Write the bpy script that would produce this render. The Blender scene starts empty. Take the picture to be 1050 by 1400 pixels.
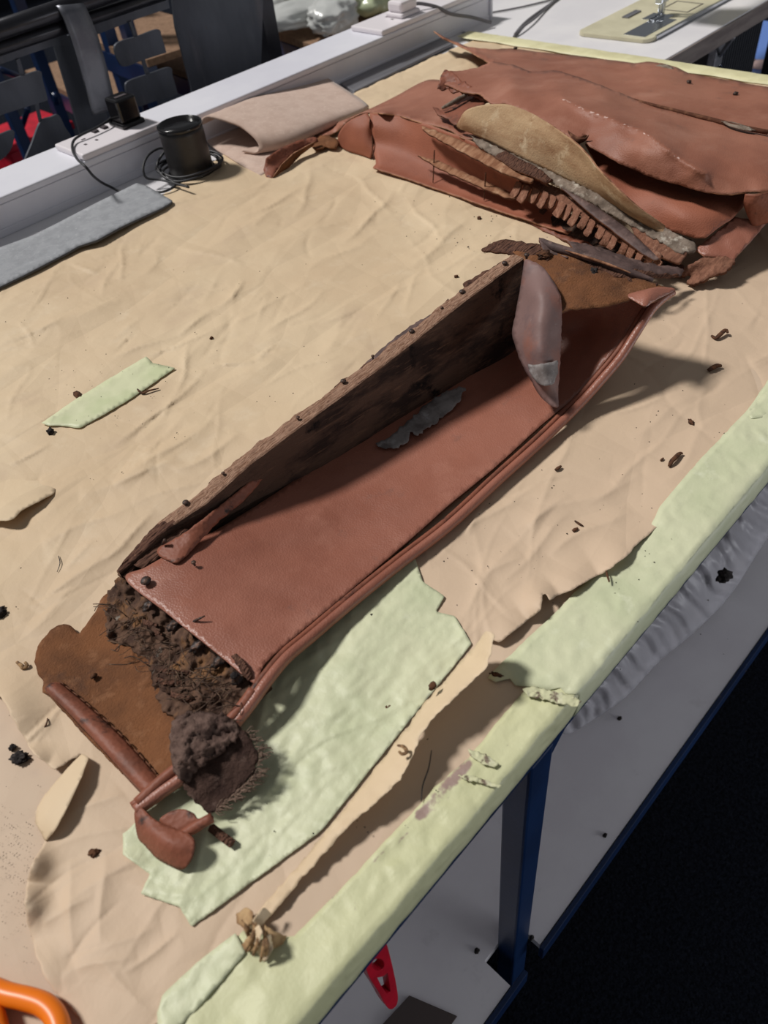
import bpy, bmesh, math, random
import numpy as np
from mathutils import Vector, Matrix, noise as mnoise
from mathutils.geometry import delaunay_2d_cdt

rng = np.random.default_rng(7)
random.seed(7)
sc = bpy.context.scene
COL = sc.collection

# ------------------------------------------------------------------ camera
T = 0.85            # height of the bench top above the floor
EYE = 0.52          # camera height above the bench top
FPX = 1043.1        # focal length in pixels of the 1050 x 1400 frame
RX = np.array([[0.68559343, -0.57017074, 0.45262234],
               [-0.72129282, -0.44792471, 0.52829928],
               [-0.09848006, -0.68867175, -0.7183543]])
cam_d = bpy.data.cameras.new('camera')
cam = bpy.data.objects.new('camera', cam_d)
COL.objects.link(cam)
cam_d.sensor_fit = 'VERTICAL'
cam_d.sensor_height = 36.0
cam_d.sensor_width = 27.0
cam_d.lens = 36.0 * FPX / 1400.0
cam_d.clip_start = 0.02
cam_d.clip_end = 60
m = Matrix(((RX[0, 0], -RX[0, 1], -RX[0, 2], 0), (RX[1, 0], -RX[1, 1], -RX[1, 2], 0),
            (RX[2, 0], -RX[2, 1], -RX[2, 2], T + EYE), (0, 0, 0, 1)))
cam.matrix_world = m
cam_d.dof.use_dof = True
cam_d.dof.focus_distance = 0.80
cam_d.dof.aperture_fstop = 8.0
sc.camera = cam

# ------------------------------------------------------------------ light
w = bpy.data.worlds.new('room_light')
sc.world = w
w.use_nodes = True
bg = w.node_tree.nodes['Background']
bg.inputs[0].default_value = (0.93, 0.96, 1.0, 1)
bg.inputs[1].default_value = 0.16
sun_d = bpy.data.lights.new('window_daylight', 'SUN')
sun_d.energy = 3.5
sun_d.angle = math.radians(9)
sun_d.color = (1.0, 0.97, 0.93)
sun = bpy.data.objects.new('window_daylight', sun_d)
COL.objects.link(sun)
sun.location = (-1.5, 3.0, 4.0)
sun.rotation_euler = Vector((0.33, -0.67, -1.0)).to_track_quat('-Z', 'Y').to_euler()
# added fill lamp behind the camera, brightening the floor and under the bench
dl = bpy.data.lights.new('under_bench_fill', 'AREA')
dl.shape = 'RECTANGLE'; dl.size = 2.2; dl.size_y = .7
dl.energy = 24
dl.color = (.93, .95, 1.0)
dlo = bpy.data.objects.new('under_bench_fill', dl)
COL.objects.link(dlo)
dlo.location = (1.6, -1.9, .55)
dlo.rotation_euler = Vector((-.35, 1.0, -.08)).to_track_quat('-Z', 'Z').to_euler()
sc.view_settings.view_transform = 'Standard'
sc.view_settings.look = 'None'
sc.view_settings.gamma = 1
sc.view_settings.use_curve_mapping = False
sc.view_settings.exposure = -0.08

# ------------------------------------------------------------------ helpers
def tp(px, py, h=0.0):
    """point of the scene at height h above the bench top seen at photo pixel px, py"""
    px = np.asarray(px, float); py = np.asarray(py, float); h = np.asarray(h, float)
    d = np.stack([(px - 525) / FPX, (py - 700) / FPX, np.ones_like(px)], -1)
    wv = d @ RX.T
    t = -(EYE - h) / wv[..., 2]
    out = wv * t[..., None]
    out[..., 2] = T + h
    return out

def ty(px, py, Y):
    """point on the upright plane y = Y"""
    d = np.array([(px - 525) / FPX, (py - 700) / FPX, 1.0])
    wv = RX @ d
    p = wv * (Y / wv[1])
    return np.array([p[0], Y, p[2] + T + EYE])

def S(r, g, b):
    f = lambda c: (c / 255 / 12.92) if c / 255 <= .04045 else ((c / 255 + .055) / 1.055) ** 2.4
    return (f(r), f(g), f(b), 1)

def tag(o, label=None, cat=None, group=None, kind=None):
    if label: o['label'] = label
    if cat: o['category'] = cat
    if group: o['group'] = group
    if kind: o['kind'] = kind
    return o

def thing(name, loc, label, cat, group=None):
    o = bpy.data.objects.new(name, None)
    COL.objects.link(o)
    o.empty_display_size = .02
    o.location = loc
    return tag(o, label, cat, group)

def wloc(o):
    v = Vector(o.location)
    while o.parent:
        o = o.parent
        v += Vector(o.location)
    return np.array(v)

def build(name, V, F, mats, parent=None, smooth=True, midx=None, origin=None):
    V = np.asarray(V, float)
    if origin is None:
        origin = np.array([(V[:, 0].min() + V[:, 0].max()) / 2, (V[:, 1].min() + V[:, 1].max()) / 2, V[:, 2].min()])
    me = bpy.data.meshes.new(name)
    me.from_pydata((V - origin).tolist(), [], [list(map(int, f)) for f in F])
    if not isinstance(mats, (list, tuple)): mats = [mats]
    for mm in mats: me.materials.append(mm)
    if midx is not None: me.polygons.foreach_set('material_index', np.asarray(midx, dtype=np.int32))
    me.polygons.foreach_set('use_smooth', np.full(len(me.polygons), smooth))
    me.update()
    o = bpy.data.objects.new(name, me)
    COL.objects.link(o)
    if parent is not None:
        o.parent = parent
        o.location = Vector(origin - wloc(parent))
    else:
        o.location = Vector(origin)
    return o

def from_bm(name, bm, mats, parent=None, smooth=False, origin=None):
    bmesh.ops.recalc_face_normals(bm, faces=bm.faces[:])
    bm.verts.index_update()
    V = [v.co[:] for v in bm.verts]
    F = [[v.index for v in f.verts] for f in bm.faces]
    mi = [f.material_index for f in bm.faces]
    bm.free()
    return build(name, V, F, mats, parent, smooth, mi, origin)

def bevel_mod(o, wd=.002, seg=2, ang=40):
    b = o.modifiers.new('bevel', 'BEVEL')
    b.width = wd; b.segments = seg; b.limit_method = 'ANGLE'; b.angle_limit = math.radians(ang)
    return o

def box_bm(bm, x0, x1, y0, y1, z0, z1, mi=0):
    vs = [bm.verts.new(c) for c in ((x0, y0, z0), (x1, y0, z0), (x1, y1, z0), (x0, y1, z0), (x0, y0, z1), (x1, y0, z1), (x1, y1, z1), (x0, y1, z1))]
    for f in ((0, 3, 2, 1), (4, 5, 6, 7), (0, 1, 5, 4), (1, 2, 6, 5), (2, 3, 7, 6), (3, 0, 4, 7)):
        bm.faces.new([vs[i] for i in f]).material_index = mi

def box(name, x0, x1, y0, y1, z0, z1, mt, parent=None, bev=.0015, rot=None):
    bm = bmesh.new()
    box_bm(bm, x0, x1, y0, y1, z0, z1)
    if rot:
        c = Vector(((x0 + x1) / 2, (y0 + y1) / 2, z0))
        bmesh.ops.rotate(bm, verts=bm.verts, cent=c, matrix=Matrix.Rotation(rot, 3, 'Z'))
    o = from_bm(name, bm, mt, parent)
    if bev: bevel_mod(o, bev)
    return o

def catmull(P, n=8, closed=False):
    P = np.asarray(P, float)
    N = len(P)
    out = []
    rngk = range(N if closed else N - 1)
    for i in rngk:
        if closed:
            p0, p1, p2, p3 = P[(i - 1) % N], P[i], P[(i + 1) % N], P[(i + 2) % N]
        else:
            p1, p2 = P[i], P[i + 1]
            p0 = P[i - 1] if i > 0 else 2 * p1 - p2
            p3 = P[i + 2] if i + 2 < N else 2 * p2 - p1
        for k in range(n):
            t = k / n
            out.append(.5 * ((2 * p1) + (-p0 + p2) * t + (2 * p0 - 5 * p1 + 4 * p2 - p3) * t * t + (-p0 + 3 * p1 - 3 * p2 + p3) * t ** 3))
    if not closed: out.append(P[-1])
    return np.array(out)

def tube_mesh(P, r, sides=8, sm=6, cap=True, flat=1.0):
    """swept tube through world points P; r scalar or list"""
    P = np.asarray(P, float)
    r = np.broadcast_to(np.asarray(r, float), (len(P),))
    Q = catmull(np.concatenate([P, r[:, None]], 1), sm) if sm > 1 else np.concatenate([P, r[:, None]], 1)
    P, r = Q[:, :3], np.abs(Q[:, 3])
    Tn = np.gradient(P, axis=0)
    Tn /= np.linalg.norm(Tn, axis=1)[:, None] + 1e-12
    up = np.array([0, 0, 1.0])
    if abs(Tn[:, 2]).mean() > .8: up = np.array([1.0, 0, 0])
    V = []; F = []
    a0 = np.cross(Tn[0], up); a0 /= np.linalg.norm(a0)
    A = a0
    for i in range(len(P)):
        A = A - Tn[i] * (A @ Tn[i]); A /= np.linalg.norm(A)
        B = np.cross(Tn[i], A)
        for k in range(sides):
            an = 2 * math.pi * k / sides
            off = A * math.cos(an) * r[i] + B * math.sin(an) * r[i]
            off[2] *= flat
            V.append(P[i] + off)
    n = len(P)
    for i in range(n - 1):
        for k in range(sides):
            a = i * sides + k; b = i * sides + (k + 1) % sides
            F.append((a, b, b + sides, a + sides))
    if cap:
        F.append(tuple(range(sides))[::-1]); F.append(tuple(range((n - 1) * sides, n * sides)))
    return np.array(V), F

def tube(name, P, r, mt, parent=None, sides=8, sm=6, flat=1.0):
    V, F = tube_mesh(P, r, sides, sm, True, flat)
    o = build(name, V, F, mt, parent)
    return o

def pxp(L):
    L = np.asarray(L, float)
    return tp(L[:, 0], L[:, 1], L[:, 2])

def in_poly(P, poly):
    x, y = P[:, 0], P[:, 1]
    ins = np.zeros(len(P), bool)
    j = len(poly) - 1
    for i in range(len(poly)):
        xi, yi = poly[i]; xj, yj = poly[j]
        c = ((yi > y) != (yj > y))
        if yi != yj:
            ins ^= c & (x < (xj - xi) * (y - yi) / (yj - yi) + xi)
        j = i
    return ins

def tps_fit(X, v, reg=2e-4):
    X = X / 300.0
    n = len(X)
    d2 = ((X[:, None] - X[None]) ** 2).sum(-1)
    K = .5 * d2 * np.log(d2 + 1e-12) + reg * np.eye(n)
    Pm = np.concatenate([np.ones((n, 1)), X], 1)
    A = np.zeros((n + 3, n + 3)); A[:n, :n] = K; A[:n, n:] = Pm; A[n:, :n] = Pm.T
    s = np.linalg.lstsq(A, np.concatenate([v, np.zeros(3)]), rcond=None)[0]
    def ev(Q):
        Q = Q / 300.0
        d2 = ((Q[:, None] - X[None]) ** 2).sum(-1)
        return (.5 * d2 * np.log(d2 + 1e-12)) @ s[:n] + s[n] + Q @ s[n + 1:]
    return ev

def vnoise(P, scale, seed=0, octv=3):
    out = np.empty(len(P))
    o3 = Vector((seed * 7.13, seed * 3.7, seed * 1.9))
    for i, p in enumerate(P):
        q = Vector(p) * scale + o3
        out[i] = mnoise.fractal(q, 1.0, 2.0, octv)
    return out

def cdt(out2, inner, holes=()):
    pts = [Vector(p) for p in out2]
    n = len(pts)
    edges = [(i, (i + 1) % n) for i in range(n)]
    for hol in holes:
        k = len(pts)
        pts += [Vector(p) for p in hol]
        edges += [(k + i, k + (i + 1) % len(hol)) for i in range(len(hol))]
    pts += [Vector(p) for p in inner]
    r = delaunay_2d_cdt(pts, edges, [], 0, 1e-6, False)
    P = np.array([v[:] for v in r[0]])
    F = np.array([tuple(f) for f in r[2]])
    cen = P[F].mean(1)
    ok = in_poly(cen, np.asarray(out2, float))
    for hol in holes:
        ok &= ~in_poly(cen, np.asarray(hol, float))
    return P, [tuple(f) for f in F[ok].tolist()]

def sheet(name, outline, mt, ctrl=(), parent=None, step=6.0, thick=.0018, smooth=True, jag=0.0, jf=.05, bumpy=0.0, bscale=30,
          edge=None, base=None, seed=1, hfun=None, back=None, holes=(), attrs=None):
    """supple sheet: outline of (px, py, h) with inner height controls, real thickness by Solidify"""
    O = np.asarray(outline, float)
    if smooth:
        R = catmull(O, 10, True)
    else:
        R = np.concatenate([O[i] + (O[(i + 1) % len(O)] - O[i]) * np.linspace(0, 1, 60, endpoint=False)[:, None] for i in range(len(O))])
    # resample to even pixel steps
    C = np.concatenate([R, R[:1]])
    L = np.concatenate([[0], np.cumsum(np.linalg.norm(np.diff(C[:, :2], axis=0), axis=1))])
    k = max(8, int(L[-1] / step))
    if jag: k = max(k, int(L[-1] / min(step, 3.5)))
    s = np.linspace(0, L[-1], k, endpoint=False)
    B = np.stack([np.interp(s, L, C[:, i]) for i in range(3)], 1)
    if jag:
        tn = np.roll(B[:, :2], -1, 0) - np.roll(B[:, :2], 1, 0)
        nn = np.stack([-tn[:, 1], tn[:, 0]], 1); nn /= np.linalg.norm(nn, axis=1)[:, None] + 1e-9
        j = np.array([mnoise.fractal(Vector((b[0] * jf, b[1] * jf, seed * 3.3)), .7, 2.2, 4) for b in B])
        B[:, :2] += nn * (j * jag)[:, None]
    X = O[:, :2]; v = O[:, 2]
    if len(ctrl):
        X = np.concatenate([X, np.asarray(ctrl, float)[:, :2]]); v = np.concatenate([v, np.asarray(ctrl, float)[:, 2]])
    ev = tps_fit(X, v)
    x0, y0 = B[:, :2].min(0); x1, y1 = B[:, :2].max(0)
    gx, gy = np.meshgrid(np.arange(x0, x1, step), np.arange(y0, y1, step * .87))
    gx = gx + (np.arange(gx.shape[0]) % 2)[:, None] * step * .5
    G = np.stack([gx.ravel(), gy.ravel()], 1)
    G = G + rng.uniform(-.12, .12, G.shape) * step
    if len(G):
        G = G[in_poly(G, B[:, :2])]
    if len(G):
        keep = np.ones(len(G), bool)
        for a in range(0, len(B), 64):
            keep &= (((G[:, None] - B[None, a:a + 64, :2]) ** 2).sum(-1) > (step * .55) ** 2).all(1)
        G = G[keep]
    pts, F = cdt(B[:, :2], G, holes)
    h = ev(pts)
    if len(v): h = np.clip(h, v.min() - .012, v.max() + .02)
    W = tp(pts[:, 0], pts[:, 1], h)
    if base is not None: h = h + base(W[:, 0], W[:, 1])
    if bumpy: h = h + bumpy * vnoise(W, bscale, seed)
    if hfun is not None: h = h + hfun(pts, W)
    W = tp(pts[:, 0], pts[:, 1], h)
    cw = np.array([0, 0, T + EYE])
    FF = []
    for f in F:
        n = np.cross(W[f[1]] - W[f[0]], W[f[2]] - W[f[0]])
        FF.append(f if n @ (cw - W[f[0]]) > 0 else f[::-1])
    mats = [mt, back or mt, edge or mt]
    o = build(name, W, FF, mats, parent)
    for an, fn in (attrs or {}).items():
        o.data.attributes.new(an, 'FLOAT', 'POINT').data.foreach_set('value', np.asarray(fn(pts, W), float))
    if thick:
        sm = o.modifiers.new('thickness', 'SOLIDIFY')
        sm.thickness = thick; sm.offset = -1; sm.material_offset = 1; sm.material_offset_rim = 2
    return o

def loft(name, rows, mt, parent=None, thick=.002, sm=6, edge=None, bumpy=0, seed=1):
    """surface through rows of (px, py, h)"""
    R = [catmull(pxp(r), sm) for r in rows]
    R = np.array(R)
    R = catmull(R.reshape(len(R), -1), sm).reshape(-1, R.shape[1], 3)
    a, b = R.shape[:2]
    V = R.reshape(-1, 3)
    if bumpy: V[:, 2] += bumpy * vnoise(V, 30, seed)
    F = [(i * b + j, i * b + j + 1, (i + 1) * b + j + 1, (i + 1) * b + j) for i in range(a - 1) for j in range(b - 1)]
    o = build(name, V, F, [mt, mt, edge or mt], parent)
    if thick:
        s = o.modifiers.new('thickness', 'SOLIDIFY'); s.thickness = thick; s.offset = 0; s.material_offset_rim = 2
    return o

# ------------------------------------------------------------------ materials
def mat(name, base, layers=(), rough=.6, spec=.4, bumps=(), metal=0.0, trans=0.0, coat=0.0, sheen=0.0, alpha=1.0, attr=None, rvar=None, toned=None):
    """layers: (colour, scale, lo, hi[, stretch]) noise masks laid over the base colour;
    bumps: (kind, scale, strength, distance[, stretch])"""
    mt = bpy.data.materials.new(name)
    mt.use_nodes = True
    nt = mt.node_tree; N = nt.nodes; Lk = nt.links
    bs = N['Principled BSDF']
    tc = N.new('ShaderNodeTexCoord')
    ge = tc.outputs['Object']
    def tex(kind, scale, stretch, seed, detail=6):
        mp = N.new('ShaderNodeMapping')
        mp.inputs['Location'].default_value = (seed * 1.7, seed * 2.3, seed * .9)
        if stretch: mp.inputs['Scale'].default_value = stretch
        Lk.new(ge, mp.inputs[0])
        if kind == 'voronoi':
            t = N.new('ShaderNodeTexVoronoi'); t.feature = 'SMOOTH_F1'; t.inputs['Scale'].default_value = scale
            t.inputs['Smoothness'].default_value = .3
            o = t.outputs['Distance']
        elif kind == 'crack':
            t = N.new('ShaderNodeTexVoronoi'); t.feature = 'DISTANCE_TO_EDGE'; t.inputs['Scale'].default_value = scale
            o = t.outputs['Distance']
        elif kind == 'wave':
            t = N.new('ShaderNodeTexWave'); t.inputs['Scale'].default_value = scale; t.inputs['Distortion'].default_value = 4
            t.inputs['Detail'].default_value = 3
            o = t.outputs['Fac']
        else:
            t = N.new('ShaderNodeTexNoise'); t.inputs['Scale'].default_value = scale; t.inputs['Detail'].default_value = detail
            t.inputs['Roughness'].default_value = .62
            if kind == 'ridge':
                t.noise_type = 'RIDGED_MULTIFRACTAL'; t.normalize = True
            o = t.outputs['Fac']
        Lk.new(mp.outputs[0], t.inputs['Vector'])
        return o
    col = N.new('ShaderNodeRGB'); col.outputs[0].default_value = base
    cur = col.outputs[0]
    for i, l in enumerate(layers):
        c, s, lo, hi = l[:4]
        st = l[4] if len(l) > 4 else None
        kind = l[5] if len(l) > 5 else 'noise'
        o = tex(kind, s, st, i + 1)
        mr = N.new('ShaderNodeMapRange'); mr.inputs[1].default_value = lo; mr.inputs[2].default_value = hi
        Lk.new(o, mr.inputs[0])
        mx = N.new('ShaderNodeMix'); mx.data_type = 'RGBA'
        fac = mr.outputs[0]
        if len(l) > 6:
            mu = N.new('ShaderNodeMath'); mu.operation = 'MULTIPLY'; mu.inputs[1].default_value = l[6]
            Lk.new(fac, mu.inputs[0]); fac = mu.outputs[0]
        Lk.new(fac, mx.inputs[0]); Lk.new(cur, mx.inputs[6]); mx.inputs[7].default_value = c
        cur = mx.outputs[2]
    if toned:
        at = N.new('ShaderNodeAttribute'); at.attribute_name = 'toned'
        mx = N.new('ShaderNodeMix'); mx.data_type = 'RGBA'
        Lk.new(at.outputs['Fac'], mx.inputs[0]); Lk.new(cur, mx.inputs[6]); mx.inputs[7].default_value = toned
        cur = mx.outputs[2]
    if attr:
        for an, c, s, st in attr:
            at = N.new('ShaderNodeAttribute'); at.attribute_name = an
            o = tex('noise', s, st, 9)
            ad = N.new('ShaderNodeMath'); ad.operation = 'ADD'; Lk.new(o, ad.inputs[0]); Lk.new(at.outputs['Fac'], ad.inputs[1])
            mr = N.new('ShaderNodeMapRange'); mr.inputs[1].default_value = 1.0; mr.inputs[2].default_value = 1.12
            Lk.new(ad.outputs[0], mr.inputs[0])
            mx = N.new('ShaderNodeMix'); mx.data_type = 'RGBA'
            Lk.new(mr.outputs[0], mx.inputs[0]); Lk.new(cur, mx.inputs[6]); mx.inputs[7].default_value = c
            cur = mx.outputs[2]
    Lk.new(cur, bs.inputs['Base Color'])
    bs.inputs['Roughness'].default_value = rough
    bs.inputs['Specular IOR Level'].default_value = spec
    bs.inputs['Metallic'].default_value = metal
    if coat: bs.inputs['Coat Weight'].default_value = coat
    if sheen: bs.inputs['Sheen Weight'].default_value = sheen
    if trans: bs.inputs['Transmission Weight'].default_value = trans
    if alpha < 1: bs.inputs['Alpha'].default_value = alpha
    if rvar:
        o = tex('noise', rvar[0], None, 5)
        mr = N.new('ShaderNodeMapRange'); mr.inputs[1].default_value = .3; mr.inputs[2].default_value = .7
        mr.inputs[3].default_value = rvar[1]; mr.inputs[4].default_value = rvar[2]
        Lk.new(o, mr.inputs[0]); Lk.new(mr.outputs[0], bs.inputs['Roughness'])
    nrm = None
    for i, b in enumerate(bumps):
        kind, s, st, dist = b[:4]
        o = tex(kind, s, b[4] if len(b) > 4 else None, 11 + i, 5)
        bp = N.new('ShaderNodeBump'); bp.inputs['Strength'].default_value = st; bp.inputs['Distance'].default_value = dist
        Lk.new(o, bp.inputs['Height'])
        if nrm: Lk.new(nrm, bp.inputs['Normal'])
        nrm = bp.outputs[0]
    if nrm: Lk.new(nrm, bs.inputs['Normal'])
    return mt

grain = ('voronoi', 620, .28, .0009)
M = {}
M['paper'] = mat('kraft_paper', S(211, 189, 158), [(S(202, 178, 147), 3, .4, .62), (S(193, 169, 143), 11, .56, .74, None, 'noise', .6), (S(219, 200, 172), 26, .58, .75, None, 'noise', .5)], toned=S(201, 177, 152),
                 rough=.62, spec=.35, bumps=[('crack', 4.2, .75, .014, (1, 1.9, 1)), ('crack', 11, .5, .005, (1.7, 1, 1)), ('ridge', 30, .35, .003), ('noise', 200, .25, .001)])
M['paper_low'] = mat('kraft_paper_under', S(201, 179, 156), [(S(192, 169, 147), 4, .42, .62), (S(182, 160, 146), 14, .56, .74, None, 'noise', .6)],
                     rough=.65, spec=.3, bumps=[('crack', 5, .6, .010, (1, 1.6, 1)), ('ridge', 40, .3, .003), ('noise', 260, .12, .0006)])
M['tape'] = mat('green_tape', S(204, 206, 174), [(S(192, 197, 163), 14, .42, .66), (S(212, 215, 186), 45, .6, .74), (S(140, 140, 132), 70, .71, .77, (1, 1, 1), 'noise', .6), (S(112, 108, 104), 150, .74, .78, None, 'noise', .8)],
                rough=.5, spec=.4, bumps=[('ridge', 18, .7, .008), ('ridge', 60, .6, .003), ('noise', 150, .4, .0012)])
M['tape_yellow'] = mat('yellow_tape', S(203, 203, 164), [(S(191, 192, 152), 10, .42, .66), (S(210, 211, 172), 50, .6, .74), (S(140, 128, 112), 80, .70, .76, (1, 1, 1), 'noise', .7), (S(108, 98, 92), 150, .74, .78, None, 'noise', .8)],
                       rough=.5, spec=.4, bumps=[('ridge', 20, .7, .007), ('ridge', 70, .6, .003), ('noise', 170, .4, .0012)], attr=[('wear', S(150, 128, 120), 60, None)])
M['tape_cream'] = mat('cream_tape', S(222, 217, 176), [(S(208, 202, 160), 20, .45, .62)], rough=.5, bumps=[('ridge', 40, .2, .004)])
M['tape_torn'] = mat('torn_tape', S(196, 196, 160), [(S(110, 94, 80), 120, .52, .60), (S(210, 208, 182), 60, .58, .7)], rough=.7, bumps=[('ridge', 60, .5, .003)])
M['tape_pale'] = mat('pale_tape', S(206, 208, 172), [(S(194, 200, 160), 20, .45, .62)], rough=.5, bumps=[('ridge', 40, .2, .004)])
M['leather'] = mat('tan_leather', S(152, 97, 79), [(S(136, 83, 66), 7, .42, .64), (S(166, 113, 95), 16, .55, .75, None, 'noise', .7), (S(110, 80, 72), 26, .62, .74, None, 'noise', .55)],
                   rough=.44, spec=.6, bumps=[grain, ('noise', 60, .12, .003)], rvar=(20, .36, .52))
M['leather_pile'] = mat('faded_leather', S(156, 104, 84), [(S(140, 88, 69), 6, .42, .64), (S(170, 122, 103), 12, .55, .75, None, 'noise', .7), (S(110, 80, 70), 22, .62, .74, None, 'noise', .6), (S(196, 160, 150), 90, .70, .74, (1, 4, 1), 'noise', .5)],
                        rough=.55, spec=.4, bumps=[grain, ('noise', 40, .2, .004)], rvar=(14, .48, .66), attr=[('scuff', S(206, 176, 166), 90, None)])
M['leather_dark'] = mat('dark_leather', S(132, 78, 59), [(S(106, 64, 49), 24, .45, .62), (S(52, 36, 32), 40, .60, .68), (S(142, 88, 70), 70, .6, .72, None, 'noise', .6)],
                        rough=.58, spec=.35, bumps=[('voronoi', 260, .3, .0012), ('noise', 60, .2, .003)])
M['leather_inner'] = mat('inner_leather', S(152, 92, 70), [(S(134, 78, 58), 8, .42, .64), (S(104, 70, 58), 24, .62, .74, None, 'noise', .5)], rough=.62, spec=.35, bumps=[grain])
M['leather_grey'] = mat('greyed_leather', S(124, 98, 94), [(S(140, 92, 78), 18, .5, .68), (S(104, 84, 84), 30, .5, .7), (S(160, 146, 142), 90, .66, .72, None, 'noise', .6)], rough=.6, bumps=[('noise', 90, .3, .002)])
M['suede'] = mat('orange_suede', S(126, 84, 57), [(S(100, 68, 49), 12, .42, .62), (S(146, 104, 76), 60, .55, .75), (S(84, 62, 52), 26, .58, .70, None, 'noise', .8)], rough=.95, spec=.1, bumps=[('noise', 500, .7, .002)])
M['suede_gold'] = mat('golden_suede', S(184, 156, 124), [(S(150, 116, 88), 10, .4, .62, (1, 1, 3)), (S(204, 182, 152), 40, .55, .72), (S(132, 100, 68), 60, .62, .74, None, 'noise', .7)], rough=.95, spec=.1, bumps=[('noise', 400, .5, .002)])
M['suede_pale'] = mat('leather_cut_edge', S(176, 130, 102), [(S(120, 84, 64), 60, .45, .6)], rough=.9, spec=.1)
M['edge_dark'] = mat('leather_edge', S(84, 54, 42), [(S(120, 84, 64), 80, .5, .65)], rough=.9, spec=.1)
M['fibre'] = mat('rotten_fibre', S(100, 77, 64), [(S(70, 53, 46), 50, .42, .6), (S(132, 96, 66), 36, .56, .68), (S(48, 40, 37), 80, .60, .70), (S(136, 128, 118), 60, .64, .7)], rough=.95, spec=.08, bumps=[('ridge', 90, .8, .006), ('noise', 300, .6, .002)])
M['felt_dark'] = mat('brown_felt', S(82, 64, 57), [(S(58, 44, 40), 40, .42, .62), (S(106, 88, 80), 120, .56, .7)], rough=1, spec=.05, bumps=[('noise', 220, .9, .004), ('noise', 700, .6, .001)])
M['felt_brown'] = mat('matted_felt', S(110, 90, 82), [(S(76, 60, 55), 40, .42, .62), (S(128, 108, 98), 120, .56, .7)], rough=1, spec=.05, bumps=[('noise', 160, .9, .004), ('noise', 700, .6, .001)])
M['strand'] = mat('hair_strands', S(74, 55, 44), [(S(112, 88, 68), 200, .5, .6)], rough=.8)
M['wood_top'] = mat('split_wood', S(182, 146, 124), [(S(134, 98, 78), 60, .42, .62, (1, 12, 12)), (S(70, 48, 40), 90, .58, .68, (.6, 14, 14)), (S(196, 158, 130), 60, .58, .72, (1, 14, 14))], rough=.9, spec=.15, bumps=[('noise', 110, .8, .004, (.5, 10, 10))])
M['sliver'] = mat('suede_sliver', S(158, 118, 92), [(S(128, 88, 66), 30, .42, .62, (1, 4, 4)), (S(186, 152, 124), 60, .56, .7)], rough=.95, spec=.1)
M['wood_dark'] = mat('stained_shaded_wood', S(92, 71, 60), [(S(54, 42, 38), 14, .44, .58, (1, 3, 3)), (S(112, 86, 70), 40, .56, .7, (.6, 6, 6)), (S(26, 22, 22), 24, .58, .66), (S(110, 78, 36), 12, .66, .75)], rough=.9, spec=.15, bumps=[('noise', 90, .8, .003, (.5, 8, 8)), ('noise', 300, .5, .001)])  # dark base also carries the rail face's shade; black blotches are stains
M['wood_bark'] = mat('rotten_wood', S(98, 70, 58), [(S(66, 46, 40), 70, .42, .62, (1, 8, 8)), (S(138, 102, 82), 90, .58, .7, (1, 10, 10)), (S(44, 32, 30), 50, .6, .68)], rough=.95, spec=.1, bumps=[('ridge', 60, .8, .004, (.6, 6, 6))])
M['fringe'] = mat('torn_board', S(136, 96, 78), [(S(108, 74, 60), 60, .42, .62, (1, 4, 4)), (S(158, 120, 100), 120, .56, .7), (S(66, 46, 40), 40, .64, .7)], rough=.92, spec=.1, bumps=[('noise', 140, .5, .002, (1, 4, 4))])
M['strip_dark'] = mat('dark_strip', S(98, 78, 74), [(S(70, 54, 52), 40, .42, .62), (S(124, 100, 92), 90, .56, .7)], rough=.7, bumps=[('noise', 120, .5, .002)])
M['wadding'] = mat('grey_wadding', S(140, 126, 114), [(S(108, 96, 86), 60, .42, .6), (S(186, 178, 166), 90, .56, .7)], rough=1, spec=.05, bumps=[('noise', 200, .6, .002)])
M['lining'] = mat('grey_lining', S(138, 132, 130), [(S(104, 96, 94), 40, .44, .62), (S(160, 156, 156), 80, .55, .7)], rough=.85, bumps=[('noise', 160, .4, .002)])
M['iron'] = mat('rusty_iron', S(58, 50, 48), [(S(92, 66, 52), 300, .5, .64)], rough=.5, spec=.5, metal=.5, bumps=[('noise', 400, .6, .001)])
M['white_plastic'] = mat('white_plastic', S(226, 226, 234), [(S(216, 216, 226), 4, .4, .6)], rough=.38, spec=.5)
M['socket_white'] = mat('socket_plastic', S(228, 222, 226), rough=.35, spec=.5)
M['slot'] = mat('socket_hole', S(70, 62, 66), rough=.8)
M['black_gloss'] = mat('black_gloss', S(22, 21, 23), rough=.16, spec=.5)
M['black_satin'] = mat('black_satin', S(34, 32, 33), [(S(40, 38, 38), 90, .4, .6)], rough=.42, spec=.5)
M['black_mesh'] = mat('black_mesh', S(36, 34, 34), rough=.6, bumps=[('voronoi', 900, .6, .001)])
M['cable'] = mat('black_cable', S(40, 40, 44), rough=.5)
M['cable_grey'] = mat('grey_cable', S(112, 110, 114), rough=.5)
M['felt_grey'] = mat('grey_felt', S(154, 156, 160), [(S(144, 146, 150), 60, .42, .62), (S(164, 166, 170), 160, .55, .7)], rough=1, spec=.1, bumps=[('noise', 600, .6, .0012)])
M['felt_edge'] = mat('grey_felt_edge', S(92, 94, 98), rough=1, spec=.1)
M['cloth'] = mat('beige_cloth', S(200, 176, 162), [(S(191, 166, 152), 40, .42, .62), (S(208, 186, 172), 160, .55, .7)], rough=1, spec=.1, sheen=.2, bumps=[('noise', 700, .4, .001)])
M['blue_steel'] = mat('blue_painted_steel', S(18, 44, 84), [(S(13, 35, 70), 6, .4, .6), (S(44, 62, 88), 40, .66, .74)], rough=.35, spec=.5, bumps=[('noise', 80, .08, .002)])
M['shelf_white'] = mat('shelf_laminate', S(230, 227, 231), [(S(222, 218, 223), 5, .42, .62), (S(204, 200, 204), 18, .62, .75, None, 'noise', .6)], rough=.5, spec=.4)
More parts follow.
